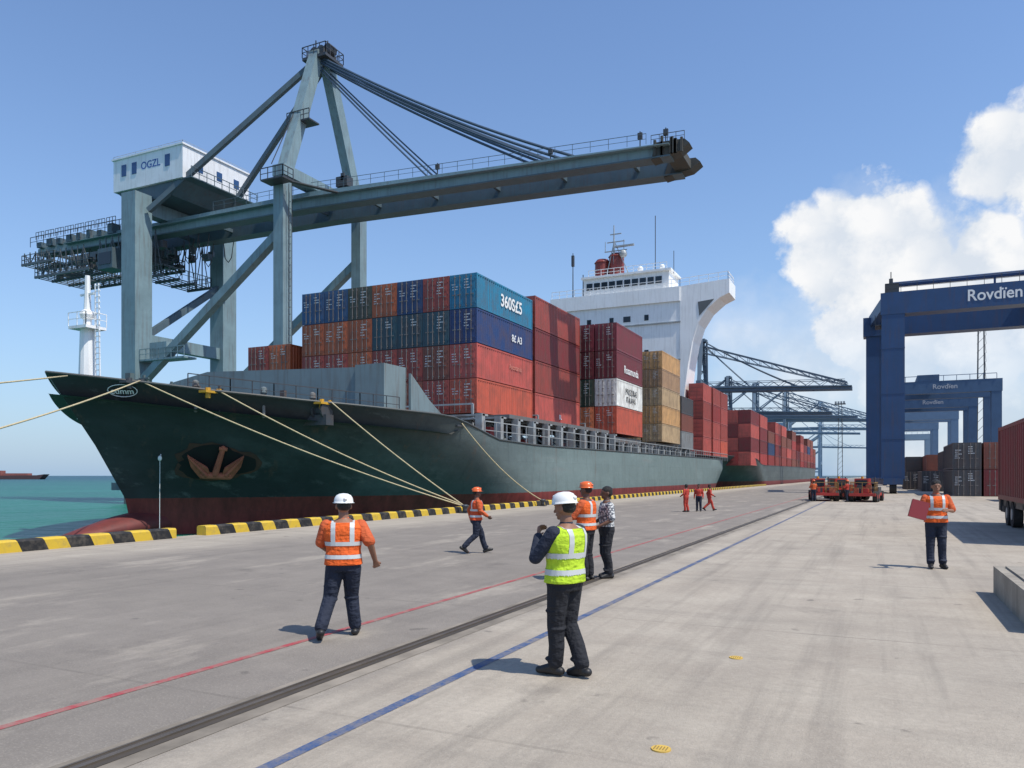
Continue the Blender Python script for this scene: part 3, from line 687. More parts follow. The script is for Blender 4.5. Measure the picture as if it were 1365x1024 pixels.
# ------------------------------------------------------------------ quay cranes
def sts(x,y,s,label,ma,mb_,detail,group,house=HOUSEW,tip=39.3,boomup=False):
    t=empty('ship_to_shore_crane',label,'harbour crane',(x,y,0),0,group); t.scale=(s,s,s)
    A0=-21.; zb=30.2; RE=-43.8
    def part(mb,n,m=ma,par=None): return mb.build(n,m,par or t)
    for yy in (-6.3,6.3):
        part(MB().box(A0-1.1,A0+1.1,yy-1.1,yy+1.1,.9,33.4),'leg')
        part(MB().box(-.62,.62,yy-.62,yy+.62,.9,31.8),'leg')
        part(MB().beam((0,yy,31.6),(-.2,yy*.12,47.0),1.1,1.2),'upper_leg')
        part(MB().box(A0-3,A0+3,yy-.9,yy+.9,.35,1.2),'bogie',mb_); part(MB().box(-3,3,yy-.9,yy+.9,.35,1.2),'bogie',mb_)
        part(MB().beam((A0+1,yy,12.5),(-.5,yy,26.2),.85,.85),'brace')
        part(MB().beam((A0+1.,yy*1.03,6.0),(-.6,yy*1.03,6.0),1.0,1.2),'portal_beam',mb_)
        part(MB().beam((-.3,yy*.1,46.4),(A0+1.5,yy*.95 if yy<0 else 3.4,31.5),.5,.55),'backstay',mb_)
    for xx,z,w in ((A0,16.5,1.1),(0,8.5,1.0)):
        part(MB().box(xx-w/2,xx+w/2,-5.6,5.6,z,z+1.4),'cross_beam')
    part(MB().box(A0-.7,A0+.7,-6.1,6.1,31.4,33.0),'cross_beam')
    part(MB().box(-.75,.75,-6.9,6.9,31.9,33.0),'cross_beam')
    part(MB().beam((A0,-5.5,17.5),(A0,5.5,25.5),.7),'brace',mb_)
    for yy in (-2.1,2.1):
        m=MB()
        ps=[(RE,zb+.2),(-36,zb),(0,zb-.3),(tip-1,zb-1.55),(tip-1,zb-.5),(0,zb+1.35),(-36,zb+1.3),(RE,zb+.9)]
        m.prism(ps,'y',yy-.6,yy+.6); part(m,'girder',ma if yy<0 else mb_)
        m=MB(); m.beam((RE,yy,zb+.15),(-36,yy,zb-.06),1.5,.12); m.beam((-36,yy,zb-.06),(0,yy,zb-.36),1.5,.12); m.beam((0,yy,zb-.36),(tip-1,yy,zb-1.61),1.5,.12); part(m,'trolley_rail',mb_)
    xx=RE+1
    while xx<tip-2:
        z=zb+.3-(max(0,xx)*1.3/tip); part(MB().box(xx,xx+.3,-1.5,1.5,z,z+.4),'girder_tie',mb_); xx+=7.0
    for yy in (-3.0,3.0):
        m=MB(); m.beam((-38,yy,zb+.75),(0,yy,zb+.65),.6,.06); m.beam((0,yy,zb+.65),(tip-1,yy,zb-.8),.6,.06)
        part(m,'walkway',ma)
    def stay(a,b,sag,r):
        pts=[]
        for i in range(13):
            u=i/12; p=Vector(a).lerp(Vector(b),u); p.z-=sag*4*u*(1-u); pts.append(p)
        return pts
    for yy in (-1,1):
        for j in range(3 if detail else 1): part(MB().path(stay((.2,yy*.8,46.6-j*.3),(29.5-j*1.2,yy*2.1,zb+.1),.75-j*.12,.1),.13 if detail else .2,6),'forestay',CABLE if detail else mb_)
        for j in range(2 if detail else 1): part(MB().path(stay((.2,yy*.8,45.6-j*.4),(15-j*.6,yy*2.1,zb+.8),.15,.1),.09 if detail else .2,6),'forestay',CABLE if detail else mb_)
    m=MB(); m.box(-1.6,1.5,-1.5,1.5,46.2,46.5); m.box(-.9,.9,-1.1,1.1,46.5,47.3)
    if detail:
        m.rail([(-1.6,-1.5,46.5),(1.5,-1.5,46.5),(1.5,1.5,46.5),(-1.6,1.5,46.5),(-1.6,-1.5,46.5)],1.1,.7,.04)
        for k in range(3): m.tube((-.9+k*.9,-.5,47.5),(-.9+k*.9,.5,47.5),.55,n=14)
        m.beam((-1,0,47.5),(-1,0,49.0),.1); m.beam((.6,0,47.3),(.6,0,48.6),.08)
    part(m,'head_platform',STEEL if detail else mb_)
    hx0,hx1=-26.,-14.9; hy0,hy1=-5.4,4.4
    m=MB(); m.box(hx0,hx1,hy0,hy1,34.7,38.3); m.box(hx0-.15,hx1+.15,hy0-.15,hy1+.15,38.3,38.5)
    if detail or not boomup: h=part(m,'machinery_house',house)
    m=MB(); m.prism([(hx0+.3,34.65),(hx1-.3,34.65),(hx1-2,33.1),(hx0+2.5,33.1)],'y',hy0+.3,hy1-.3); part(m,'house_base',mb_)
    if not detail:
        for yy in (-6.3,6.3):
            m=MB(); z=6.5
            for k in range(6): m.beam((0,-6.3,z+k*4),(0,6.3,z+k*4+4),.28) if yy<0 else m.beam((A0,-6.3,z+k*4),(A0,6.3,z+k*4+4),.28)
            part(m,'lattice_brace',mb_)
            m=MB(); xx=0
            while xx<tip-4: m.beam((xx,yy*.35,zb+1.2-xx*.03),(xx+2,yy*.35,zb+2.6-xx*.03),.14); m.beam((xx+2,yy*.35,zb+2.6-xx*.03),(xx+4,yy*.35,zb+1.1-xx*.03),.14); xx+=4
            m.beam((0,yy*.35,zb+2.7),(tip-3,yy*.35,zb+1.5),.16); part(m,'boom_truss',mb_)
            m=MB()
            for k in range(5): m.beam((-1.4,yy*.12,32+k*3),(1.4,yy*.12,35+k*3),.2); m.beam((1.4,yy*.12,32+k*3),(-1.4,yy*.12,35+k*3),.2)
            m.beam((-1.5,yy*.12,32),(-1.3,yy*.12,47),.25); m.beam((1.5,yy*.12,32),(1.3,yy*.12,47),.25); part(m,'lattice_tower',mb_)
        if boomup:
            for yy in (-1.6,1.6):
                m=MB(); a=Vector((0,yy,45)); b_=Vector((tip*.95,yy,zb+.6)); c_=Vector((0,0,-2.2)); nseg=12
                m.beam(a,b_,.28)
                m.beam(a+c_,b_+c_*.4,.24)
                for k in range(nseg):
                    p0=a.lerp(b_,k/nseg); p1=a.lerp(b_,(k+1)/nseg)+c_*(1-.6*(k+1)/nseg); m.beam(p0,p1,.15)
                    if k: m.beam(a.lerp(b_,k/nseg),a.lerp(b_,k/nseg)+c_*(1-.6*k/nseg),.14)
                part(m,'lattice_stay',mb_)
        return t
    for xx in (-24.6,-22.9,-17.6): part(MB().box(xx,xx+.75,hy0-.05,hy0-.002,36.3,37.6),'window',BGLASS,h)
    for yy in (-3.4,-.6,2.0): part(MB().box(hx1+.002,hx1+.05,yy,yy+.8,36.0,37.0),'window',BGLASS,h)
    text('OGZL',1.15,(-19.9,hy0-.01,36.95),(R(90),0,0),MARKB,h,sx=1.0)
    part(MB().rail([(hx0,hy0,38.5),(hx1,hy0,38.5),(hx1,hy1,38.5)],.25,3,.02,False),'roof_railing',GALV,h)
    m=MB(); m.box(hx1,hx1+1.3,hy0,hy1,34.5,34.62); m.rail([(hx1+1.3,hy0,34.6),(hx1+1.3,hy1,34.6)],1.1,1.0,.04); part(m,'house_gallery',mb_,h)
    part(MB().rail([(RE,-3.7,zb+.9),(-36,-3.7,zb+.9),(-26,-3.7,zb+.9)],1.2,1.2,.035),'girder_railing',STEEL)
    part(MB().rail([(-13,-2.9,zb+1.35),(0,-2.9,zb+1.3),(tip-3,-2.9,zb-.4)],.9,1.6,.022),'girder_railing',DTEAL)
    part(MB().rail([(2,2.9,zb+1.2),(tip-3,2.9,zb-.5)],.9,1.9,.022),'girder_railing',DTEAL)
    for (a,b_,z0,dep) in ((-45.2,-39,28.9,3.9),(-43.5,-33,27.3,3.3),(-30.8,-24,27.4,4.0),(-24,-20,25.0,3.6)):
        m=MB(); y1=-dep+7.0
        xx=a
        while xx<=b_+.01: m.beam((xx,-dep,z0),(xx,y1,z0),.10); xx+=.75
        for yy in (-dep,-dep+2.3,-dep+4.6,y1): m.beam((a,yy,z0),(b_,yy,z0),.2,.3)
        m.rail([(a,-dep,z0+.1),(b_,-dep,z0+.1),(b_,y1,z0+.1)],1.1,.8,.04); m.rail([(a,-dep,z0+.1),(a,y1,z0+.1),(b_,y1,z0+.1)],1.1,.8,.04)
        xx=a+.4; k=0
        while xx<b_-.6:
            for yy in (-dep+.1,y1-.1): m.beam((xx,yy,z0),(xx,yy,zb+.2),.10); m.beam((xx,yy,z0 if k%2 else zb),(xx+1.1,yy,zb if k%2 else z0),.08)
            xx+=1.1; k+=1
        part(m,'maintenance_platform',mat('platform_steel',(.09,.115,.13),.5,.1,.5,(.09,.06,.04),1.5))
    rnd=random.Random(5)
    for i in range(34):
        xx=rnd.uniform(-44,-19); yy=rnd.uniform(-3.2,3.0); zz=rnd.uniform(27.5,29.2); s_=rnd.uniform(.15,.55)
        part(MB().box(xx-s_,xx+s_,yy-s_*.6,yy+s_*.6,zz,zz+rnd.uniform(.3,1.1)),'hoist_box',STEEL if i%3 else DTEAL)
    for i in range(30):
        xx=rnd.uniform(-37,-17); yy=rnd.uniform(-3.2,3.2); a=rnd.uniform(1.5,3.6)
        part(MB().path([(xx,yy,zb),(xx+.3,yy,zb-a*.8),(xx+.8,yy,zb-a),(xx+1.3,yy,zb-a*.8),(xx+1.7,yy,zb)],.06,5),'festoon_cable',STEEL)
    for i in range(8):
        xx=RE+.5+i*1.9; part(MB().box(xx,xx+rnd.uniform(.5,1.1),-3.2,-2.1,zb+.9,zb+rnd.uniform(1.3,2.3)),'hoist_box',DTEAL)
        part(MB().rail([(xx,-3.3,zb+1.9),(xx+1.6,-3.3,zb+1.9)],.9,.5,.03),'box_railing',STEEL)
    m=MB(); m.box(-30,-25,-2.9,2.9,28.6,29.5); m.box(-29.6,-25.4,-2.2,2.2,27.7,28.6); part(m,'trolley',mb_)
    m=MB(); m.box(-29,-26.5,-5.2,-3.2,26.2,28.6); cab=part(m,'operator_cab',DTEAL)
    part(MB().box(-28.8,-26.7,-5.26,-5.2,26.7,28.1),'window',GLASS,cab)
    m=MB(); m.box(-22.6,-13,-6.9,-5.2,14.6,14.8); m.rail([(-19.8,-6.9,14.8),(-13,-6.9,14.8)],1.1,.9,.04); m.box(-18.6,-16,-6.6,-5.4,14.8,16.6); part(m,'electrical_platform',TEAL)
    m=MB(); m.box(-.9,1.9,-8.4,-6.9,30.9,31.05); m.rail([(-.9,-8.4,31),(1.9,-8.4,31),(1.9,-6.9,31)],1.1,.7,.04); m.beam((1.2,-7.6,31),(4.5,-3.3,30.6),.5,.1); part(m,'access_platform',STEEL)
    m=MB(); m.box(-1.3,1.6,-4.2,-2.6,38.3,38.45); m.rail([(-1.3,-4.2,38.4),(1.6,-4.2,38.4)],1.0,.7,.04); part(m,'access_platform',STEEL)
    m=MB(); m.box(-1.2,1.6,5.4,7.3,33.1,33.25); m.rail([(-1.2,5.4,33.2),(1.6,5.4,33.2),(1.6,7.3,33.2)],1.4,.7,.05); part(m,'access_platform',STEEL)
    m=MB()
    for k in range(40): m.beam((.7,-6.2,2+k*.7),(1.0,-6.2,2+k*.7),.04)
    for s_ in (-.2,.25): m.beam((1.0,-6.3+s_,1.5),(1.0,-6.3+s_,31),.05)
    part(m,'ladder',STEEL)
    part(MB().beam((-.6,-7.2,33),(-.2,-.8,46.3),.07),'stay_cable',STEEL)
    TM=mat('dark_tip_steel',(.06,.065,.06),.8,0,.6,(.08,.06,.04),2)
    tp=MB()
    for ya,yb in ((-2.8,-1.45),(1.45,2.8)): tp.prism([(tip-2.6,zb-1.75),(tip-.2,zb-1.4),(tip+.6,zb-.85),(tip+.2,zb-.45),(tip-2.2,zb-.35)],'y',ya,yb)
    tp.box(tip-1.6,tip-.2,-1.5,1.5,zb-1.35,zb-.6)
    for i in range(9):
        xx=tip+rnd.uniform(-2.4,-.1); tp.box(xx,xx+.2,-2.95,-2.7,zb-1.5,zb+rnd.uniform(-.5,.1))
    tp.rail([(tip-2.6,-2.8,zb-.4),(tip+.2,-2.8,zb-.5)],.7,.6,.025)
    part(tp,'boom_tip',TM)
    for xx,h_ in ((15.8,1.2),(27.5,1.0),(tip-3.6,1.3),(tip-1.4,1.3),(4.6,1.8)):
        z=zb+1.2-max(0,xx)*1.75/tip; part(MB().beam((xx,-2.6,z),(xx,-2.6,z+h_),.08).box(xx-.2,xx+.2,-2.7,-2.5,z+h_*.5,z+h_*.9),'boom_lamp',STEEL)
    part(MB().box(3.8,5.2,-2.7,-1.7,zb+1.3,zb+2.3),'hoist_box',STEEL)
    return t
sts(-54,66.3,1.0,'huge pale teal harbour crane with white machinery house, its boom over the green ship',TEAL,DTEAL,True,'harbour cranes')
FS=mat('hazed_steel',(.11,.155,.20),.6,0,.3); FSD=mat('hazed_steel_dark',(.10,.14,.18),.6,0,.3)  # distant crane steel, air haze mixed into the base colours
MB_=mat('hazed_blue_steel',(.15,.215,.28),.65,0,.3)  # paler step of the painted haze for cranes farther back
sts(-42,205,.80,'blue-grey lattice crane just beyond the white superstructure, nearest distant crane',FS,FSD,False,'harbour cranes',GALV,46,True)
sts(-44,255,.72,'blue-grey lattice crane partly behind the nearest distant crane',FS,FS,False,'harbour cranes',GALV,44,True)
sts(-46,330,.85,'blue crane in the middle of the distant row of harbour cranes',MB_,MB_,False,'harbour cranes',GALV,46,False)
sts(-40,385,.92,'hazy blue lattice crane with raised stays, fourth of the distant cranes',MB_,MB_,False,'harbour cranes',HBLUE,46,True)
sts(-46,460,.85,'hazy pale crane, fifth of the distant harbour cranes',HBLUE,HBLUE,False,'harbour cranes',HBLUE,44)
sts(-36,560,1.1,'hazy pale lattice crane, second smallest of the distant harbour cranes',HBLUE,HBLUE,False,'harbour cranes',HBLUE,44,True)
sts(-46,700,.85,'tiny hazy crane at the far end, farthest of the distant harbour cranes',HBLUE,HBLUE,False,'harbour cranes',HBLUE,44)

# ------------------------------------------------------------------ second ship
ship2=empty('container_ship','farther green container ship loaded with red containers, moored astern of the large ship','ship',(0,0,0))
HM2=hull_material('far_hull_paint',(.06,.075,.072),(.11,.13,.125),100,400)
_=build_hull(ship2,HM2,DECK,124,330-118)
MB().box(-47,-24,165,330,4.1,4.5).build('hatch_cover',STEEL,ship2)
tn4=['bottom','second','third','fourth']
y=157.; bay=0; rnd=random.Random(11)
while y<330 and bay<13:
    nt=[4,4,3,4,4,3,4,2,4,3,4,4,3,4][bay]
    cols=9 if bay in(0,1) else (2 if bay<5 else 1)
    for k in range(cols):
        for r in range(nt):
            if bay==1 and k>0 and r<2: continue
            cn=rnd.choice(['brick red','red','dark red','salmon red','rust brown','brick red','dark red'])
            if bay>8 and rnd.random()<.3: cn='rust brown'
            if rnd.random()<.05: cn='dark blue'
            container(-24.0-k*2.45,y+5.8,4.0+r*2.75,cn,f"{cn} container, {tn4[r]} tier, {ORD[k]} column in, bay {bay+1} of the farther ship",'containers on the farther ship',11.6,2.75,1 if bay<2 else 0)
    y+=13.2; bay+=1

# ------------------------------------------------------------------ rubber tyred gantries on the right
def rtg(x0,x1,y0,y1,H,label,m,detail,lw=1.9,skew=0,txt=None):
    t=empty('yard_gantry_crane',label,'gantry crane',(x0,y0,0),0,'blue yard gantry cranes')
    W=x1-x0; D=y1-y0
    for y in (0,D):
        for x in (0,W):
            s_=skew if y else 0; lh=lw*(.8 if y and skew else 1)
            MB().box(x+s_-lh/2,x+s_+lh/2,y-lh*.45,y+lh*.45,1.6,H-2.3).build('leg',m,t)
    for x in (0,W):
        MB().prism([(x-lw*.42,-1.5),(x+lw*.42,-1.5),(x+skew+lw*.42,D+1.5),(x+skew-lw*.42,D+1.5)],'z',1.0,1.7).build('sill_beam',m,t)
        for y in (-.8,1.0,D-1.0,D+.8):
            xx=x+(skew if y>D/2 else 0)
            MB().tube((xx-.35,y,.62),(xx+.35,y,.62),.62,n=16).build('wheel',RUBBER,t)
    for y in (0,D): s_=skew if y else 0; MB().box(s_-lw/2-.1,s_+W+lw/2+.1,y-lw*.45-.05,y+lw*.45+.05,H-2.4,H).build('top_beam',m,t)
    if detail:
        MB().beam((-.2,0,H-.4),(skew,D,H-.4),1.2,1.4).build('end_beam',m,t)
        g=MB(); g.tube((0,1.2,H+1.3),(W,1.2,H+1.3),.3); 
        for x in (0,W*.5,W): g.beam((x,1.2,H),(x,1.2,H+1.3),.2)
        g.build('cable_pipe',m,t)
        MB().rail([(-.8,-.9,H),(W,-.9,H)],1.0,1.5,.03).build('railing',STEEL,t)
        g=MB(); g.box(-1.8,-.95,-.8,2,H-3.5,H-3.4); g.rail([(-1.8,-.8,H-3.4),(-1.8,2,H-3.4)],1,.7,.04); g.build('leg_platform',STEEL,t)
        g=MB(); g.box(W*.72,W*.9,-.5,D+.5,H+.05,H+1.5); g.box(W*.75,W*.85,1,D-1,H+1.5,H+2.8); g.build('trolley',GALV,t)
        g=MB(); g.box(-.8,.6,-.7,.7,H,H+1.1); g.box(-.4,.0,-.3,.3,H+1.1,H+1.7); g.tube((-.2,0,H+1.7),(-.2,0,H+2.5),.05); g.build('corner_lamp',STEEL,t)
        g=MB()
        for s in (-.25,.25): g.beam((-lw/2-.15,s,1.5),(-lw/2-.15,s,H-3.5),.06)
        for k in range(45): g.beam((-lw/2-.15,-.25,1.7+k*.38),(-lw/2-.15,.25,1.7+k*.38),.04)
        g.build('ladder',STEEL,t)
        for z in (6,11,16): MB().box(-lw/2-.02,lw/2+.02,-lw*.45-.03,lw*.45+.03,z,z+.12).build('leg_flange',m,t)
        text('Rovdïen',1.7,(9.55,-lw*.45-.08,H-1.15),(R(90),0,0),MARKW,t,sx=.9)
    else:
        MB().box(W*.3,W*.5,-.5,D+.5,H+.05,H+1.3).build('trolley',m,t)
        MB().rail([(-.8,-.9,H),(W,-.9,H)],1.0,2,.06,False).build('railing',m,t)
        if txt: text(txt,1.3,(W*.55,-lw*.45-.08,H-1.15),(R(90),0,0),mat('dim_white_lettering',(.4,.42,.45)),t)
    return t
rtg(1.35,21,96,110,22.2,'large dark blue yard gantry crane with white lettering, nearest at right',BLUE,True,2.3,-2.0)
MIDB=mat('hazed_mid_blue',(.045,.10,.19),.6,0,.3)  # gantry blue lightened a little, first step of painted haze
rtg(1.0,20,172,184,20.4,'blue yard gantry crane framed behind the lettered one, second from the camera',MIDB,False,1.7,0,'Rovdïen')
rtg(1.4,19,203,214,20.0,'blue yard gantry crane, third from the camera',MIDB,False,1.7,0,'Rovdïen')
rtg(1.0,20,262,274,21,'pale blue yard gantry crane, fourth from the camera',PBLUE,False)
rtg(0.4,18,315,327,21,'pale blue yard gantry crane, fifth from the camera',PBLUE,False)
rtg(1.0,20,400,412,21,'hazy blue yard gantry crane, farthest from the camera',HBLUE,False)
YG='containers stacked in the yard at right'
def yard(x,y,n,cols,where,L=12.,d=1,W=2.4):
    for r in range(n):
        container(x,y,.02+r*2.6,cols[r%len(cols)],f"{cols[r%len(cols)]} yard container, {tn4[r]} tier, {where}",YG,L,2.6,d,W)
yard(7.6,92,2,['dark grey','dark grey'],'left stack behind the man with the folder',12,2)
yard(10.2,92,2,['dark red','rust brown'],'middle stack behind the man with the folder',12,2)
yard(12.8,92,2,['dark red','brick red'],'right stack behind the man with the folder',12,2)
yard(10.6,72,1,['dark red'],'alone in front of the other yard stacks',6,2)
yard(6.0,116,1,['dark grey'],'alone under the lettered gantry beam',12,2)
yard(4.3,128,1,['dark grey'],'alone beside the lettered gantry leg',6,2)
yard(8.6,118,2,['dark red','dark grey'],'stack under the lettered gantry',12,2)
YR=(140,153,192,220,234,290,305,340,420)
for y in YR:
    for x in (5.2,7.7,10.2):
        if x>5.3 and y>230: continue
        n=rnd.choice([1,2,2])
        yard(x,y,n,[rnd.choice(['brick red','dark red','dark grey','dark grey','rust brown']) for _ in range(3)],f"{['left','middle','right'][int((x-5)/2.5)]} column, row {YR.index(y)+1} of the far yard",12,1)

tr=empty('container_trailer','low black trailer under the dark red container at the right edge','trailer',(5.75,32,0))
m=MB(); m.box(-1.1,-.85,-6.3,6.3,.75,1.0); m.box(.85,1.1,-6.3,6.3,.75,1.0)
for k in range(8): m.box(-1.1,1.1,-6.2+k*1.75,-6.05+k*1.75,.78,.96)
m.box(-1.2,1.2,5.9,6.3,.55,1.0); m.build('chassis',STEEL,tr)
for y in (3.2,4.5,-4.6):
    for x in (-.98,.98):
        wv=MB().tube((x-.16,y,.5),(x+.16,y,.5),.5,n=20).build('wheel',RUBBER,tr); MB().tube((x-.175,y,.5),(x+.175,y,.5),.22,n=14).build('rim',GALV,wv)
MB().box(-1.15,-1.05,5.0,6.2,.5,.75).build('mudguard',RUBBER,tr)
container(5.75,32,1.0,'dark red','dark red container riding on the black trailer at the right edge','containers on trailers',12.2,3.05,1,2.5)
cb=MB().box(1.75,4.4,11.6,15.4,0,.46); cb.box(1.9,4.3,11.8,15.2,.46,.49)
tag(cb.build('concrete_block',CONCB),'low concrete plinth at the right edge near the camera','concrete block')

def tractor(x,y,label,rz):
    t=empty('terminal_tractor',label,'yard vehicle',(x,y,0),rz,'red yard vehicles on the quay'); t.scale=(.92,.92,.82)
    MB().box(-1.0,1.0,-2.9,2.9,.55,.8).build('chassis',RED,t)
    m=MB(); m.prism([(-.2,.8),(1.6,.8),(1.75,1.5),(1.4,2.15),(-.1,2.15)],'x',-.95,.15)
    cab=m.build('cab',RED,t)
    MB().box(-.85,.05,-.24,-.2,1.4,2.0).build('rear_window',GLASS,cab); MB().box(-.97,-.95,.2,1.2,1.4,2.0).build('side_window',GLASS,cab)
    MB().box(.3,.95,-.4,1.6,.8,1.35).build('engine_cover',STEEL,t)
    for yy in (-2.1,-1.0,2.0):
        for xx in (-.9,.9):
            wv=MB().tube((xx-.17,yy,.5),(xx+.17,yy,.5),.5,n=18).build('wheel',RUBBER,t); MB().tube((xx-.18,yy,.5),(xx+.18,yy,.5),.2,n=12).build('rim',RED,wv)
    m=MB(); m.rail([(-.9,-2.8,.8),(.9,-2.8,.8),(.9,-.6,.8)],1.0,.6,.03); m.rail([(-.9,-2.8,.8),(-.9,-.6,.8)],1.0,.6,.03); m.build('load_rack',mat('rack_paint',(.35,.2,.06),.6,0,.6),t)
    rr=random.Random(int(x*10+y))
    for k in range(9): 
        a=rr.uniform(-.8,.5); b_=rr.uniform(-2.7,-1.0); MB().box(a,a+rr.uniform(.2,.5),b_,b_+rr.uniform(.2,.6),.8,.8+rr.uniform(.2,.8)).build('tool_box',[RED,STEEL,RUST][k%3],t)
    MB().tube((.5,1.2,1.35),(.5,1.2,2.3),.06).build('exhaust',STEEL,t)
    MB().tube((-.4,.5,2.15),(-.4,.5,2.35),.1,n=10).build('beacon',YEL,t)
tractor(-4.1,67,'low red yard tractor with rack, left one of the pair in mid distance',R(8))
tractor(-.9,66,'low red yard tractor with rack, right one of the pair in mid distance',R(-6))
tractor(-2.6,71,'low red yard tractor partly hidden behind the pair of nearer ones',R(25))

def mast(x,y,H,label):
    t=empty('floodlight_mast',label,'light mast',(x,y,0),0,'floodlight masts')
    m=MB(); w=.9
    for a,b_ in ((-1,-1),(1,-1),(1,1),(-1,1)): m.beam((a*w,b_*w,0),(a*w*.6,b_*w*.6,H),.16)
    k=0
    while k<H-2:
        m.beam((-w,-w,k),(w,-w,k+2),.08); m.beam((w,-w,k),(w,w,k+2),.08); k+=2
    m.build('lattice_pole',STEEL,t); MB().box(-2,2,-1.5,1.5,H,H+.25).build('platform',STEEL,t)
    for k in range(4): MB().box(-1.9+k*1.0,-1.2+k*1.0,-1.4,-1.1,H+.25,H+1.1).build('floodlight',GALV,t)
mast(21,206,38,'tall lattice floodlight mast rising behind the blue gantry cranes')
mast(-14,330,30,'tall thin floodlight mast on the quay near the distant cranes')

tb=empty('distant_ship','small dark red vessel on the horizon far left','ship',(0,0,0))
def at(px,d,z=0):
    r=(px-682)/1030; l=r*d; return Vector((l*CP-d*SP,l*SP+d*CP,z))
c=at(20,640); tb.location=(c.x,c.y,-1.15); tb.rotation_euler=(0,0,PSI)
MB().prism([(-27,3.6),(-25,0),(22,0),(26,4.2),(20,3.4),(-18,3.0)],'y',-4,4).build('hull',mat('far_boat_hull',(.09,.05,.05),.6),tb)
BR_=mat('far_boat_red',(.30,.10,.08),.6)
MB().box(-20,-10,-3,3,3,7.2).build('deckhouse',BR_,tb); MB().box(-8,12,-3,3,3,5.0).build('deck_cargo',BR_,tb); MB().box(-17,-14,-1,1,7.2,9.4).build('funnel',BR_,tb)

# ------------------------------------------------------------------ people
def remesh(mb,vox,sm=3):
    me=mb.mesh('tmp'); o=bpy.data.objects.new('tmp',me); C.objects.link(o)
    r=o.modifiers.new('r','REMESH'); r.mode='VOXEL'; r.voxel_size=vox
    s=o.modifiers.new('s','SMOOTH'); s.factor=.5; s.iterations=sm
    dg=bpy.context.evaluated_depsgraph_get(); dg.update()
    out=bpy.data.meshes.new_from_object(o.evaluated_get(dg)); bpy.data.objects.remove(o)
    for p in out.polygons: p.use_smooth=True
    return out
def addmesh(me,name,m,parent):
    me.materials.clear(); me.materials.append(m); me.name=name
    o=bpy.data.objects.new(name,me); C.objects.link(o); o.parent=parent; return o
def cloth(name,c,rough=.85):
    m,N,L,b=node_group_start(name); tc=N.new('ShaderNodeTexCoord'); D_=tc.outputs['Object']
    n1=noise(N,L,D_,5,5,.6); col=mixc(N,L,mth(N,L,'MULTIPLY',ramp(N,L,n1,.35,.7),.4),c,tuple(x*.55 for x in c))
    L.new(col,b.inputs['Base Color']); b.inputs['Roughness'].default_value=rough
    f1=noise(N,L,D_,6,3,.55,(1,1,.55)); f2=noise(N,L,D_,16,3,.5,(.8,.8,1.3))
    bp=N.new('ShaderNodeBump'); bp.inputs['Strength'].default_value=1; bp.inputs['Distance'].default_value=.07
    L.new(mth(N,L,'MULTIPLY_ADD',f2,.35,f1),bp.inputs['Height']); L.new(bp.outputs[0],b.inputs['Normal']); return m
SK=mat('brown_skin',(.26,.125,.075),.55,0,.2,(.2,.09,.05),8); SK2=mat('dark_brown_skin',(.13,.06,.036),.55,0,.2,None,8)
HAIR=mat('black_hair',(.012,.010,.009),.6,0,.3,None,20,bump=1,bscale=120)
REFL=mat('reflective_tape',(.55,.57,.56),.35,0,.2,(.40,.41,.40),10)
NAVY=cloth('navy_cloth',(.014,.020,.040)); BLK=cloth('black_cloth',(.013,.014,.019)); ORV=cloth('orange_vest_cloth',(.80,.125,.015)); YLV=cloth('lime_vest_cloth',(.52,.74,.03)); ORS=cloth('orange_shirt_cloth',(.60,.11,.03)); REDS=cloth('red_coverall_cloth',(.50,.05,.03)); BOOT=mat('boot_leather',(.015,.014,.014),.5,0,.3)
DOV=cloth('dull_orange_vest_cloth',(.68,.085,.02))
HELW=mat('white_helmet_plastic',(.78,.78,.75),.3,0,.1,(.6,.6,.55)); HELO=mat('orange_helmet_plastic',(.75,.14,.03),.3,0,.1)
def patmat():
    m,N,L,b=node_group_start('patterned_shirt_cloth'); tc=N.new('ShaderNodeTexCoord')
    vo=N.new('ShaderNodeTexVoronoi'); vo.inputs['Scale'].default_value=26; L.new(tc.outputs['Object'],vo.inputs['Vector'])
    c=mixc(N,L,ramp(N,L,vo.outputs['Distance'],.40,.55),(.60,.60,.58),(.10,.11,.13)); L.new(c,b.inputs['Base Color']); b.inputs['Roughness'].default_value=.85; return m
PAT=patmat()
TORSO=[(.84,.155,.105,0),(.92,.172,.122,0),(1.0,.162,.118,.0),(1.1,.150,.108,.0),(1.2,.163,.115,.0),(1.3,.180,.122,.0),(1.38,.178,.112,-.005),(1.44,.135,.085,-.01),(1.49,.06,.06,0)]
def torso(mb,F,grow=0,z0=0,z1=9,n=20):
    prof=[t for t in TORSO if z0<=t[0]<=z1]; vs=[]
    for z,rx,ry,cy in prof:
        for k in range(n):
            a=2*math.pi*k/n; cx_=math.copysign(abs(math.cos(a))**.85,math.cos(a)); sy_=math.copysign(abs(math.sin(a))**.85,math.sin(a))
            vs.append(F(Vector(((rx+grow)*cx_,cy+(ry+grow)*sy_,z))))
    fs=[]
    for i in range(len(prof)-1):
        for k in range(n): fs.append((i*n+k,i*n+(k+1)%n,(i+1)*n+(k+1)%n,(i+1)*n+k))
    fs+=[tuple(range(n))[::-1],tuple(range((len(prof)-1)*n,len(prof)*n))]
    mb.add(vs,fs)
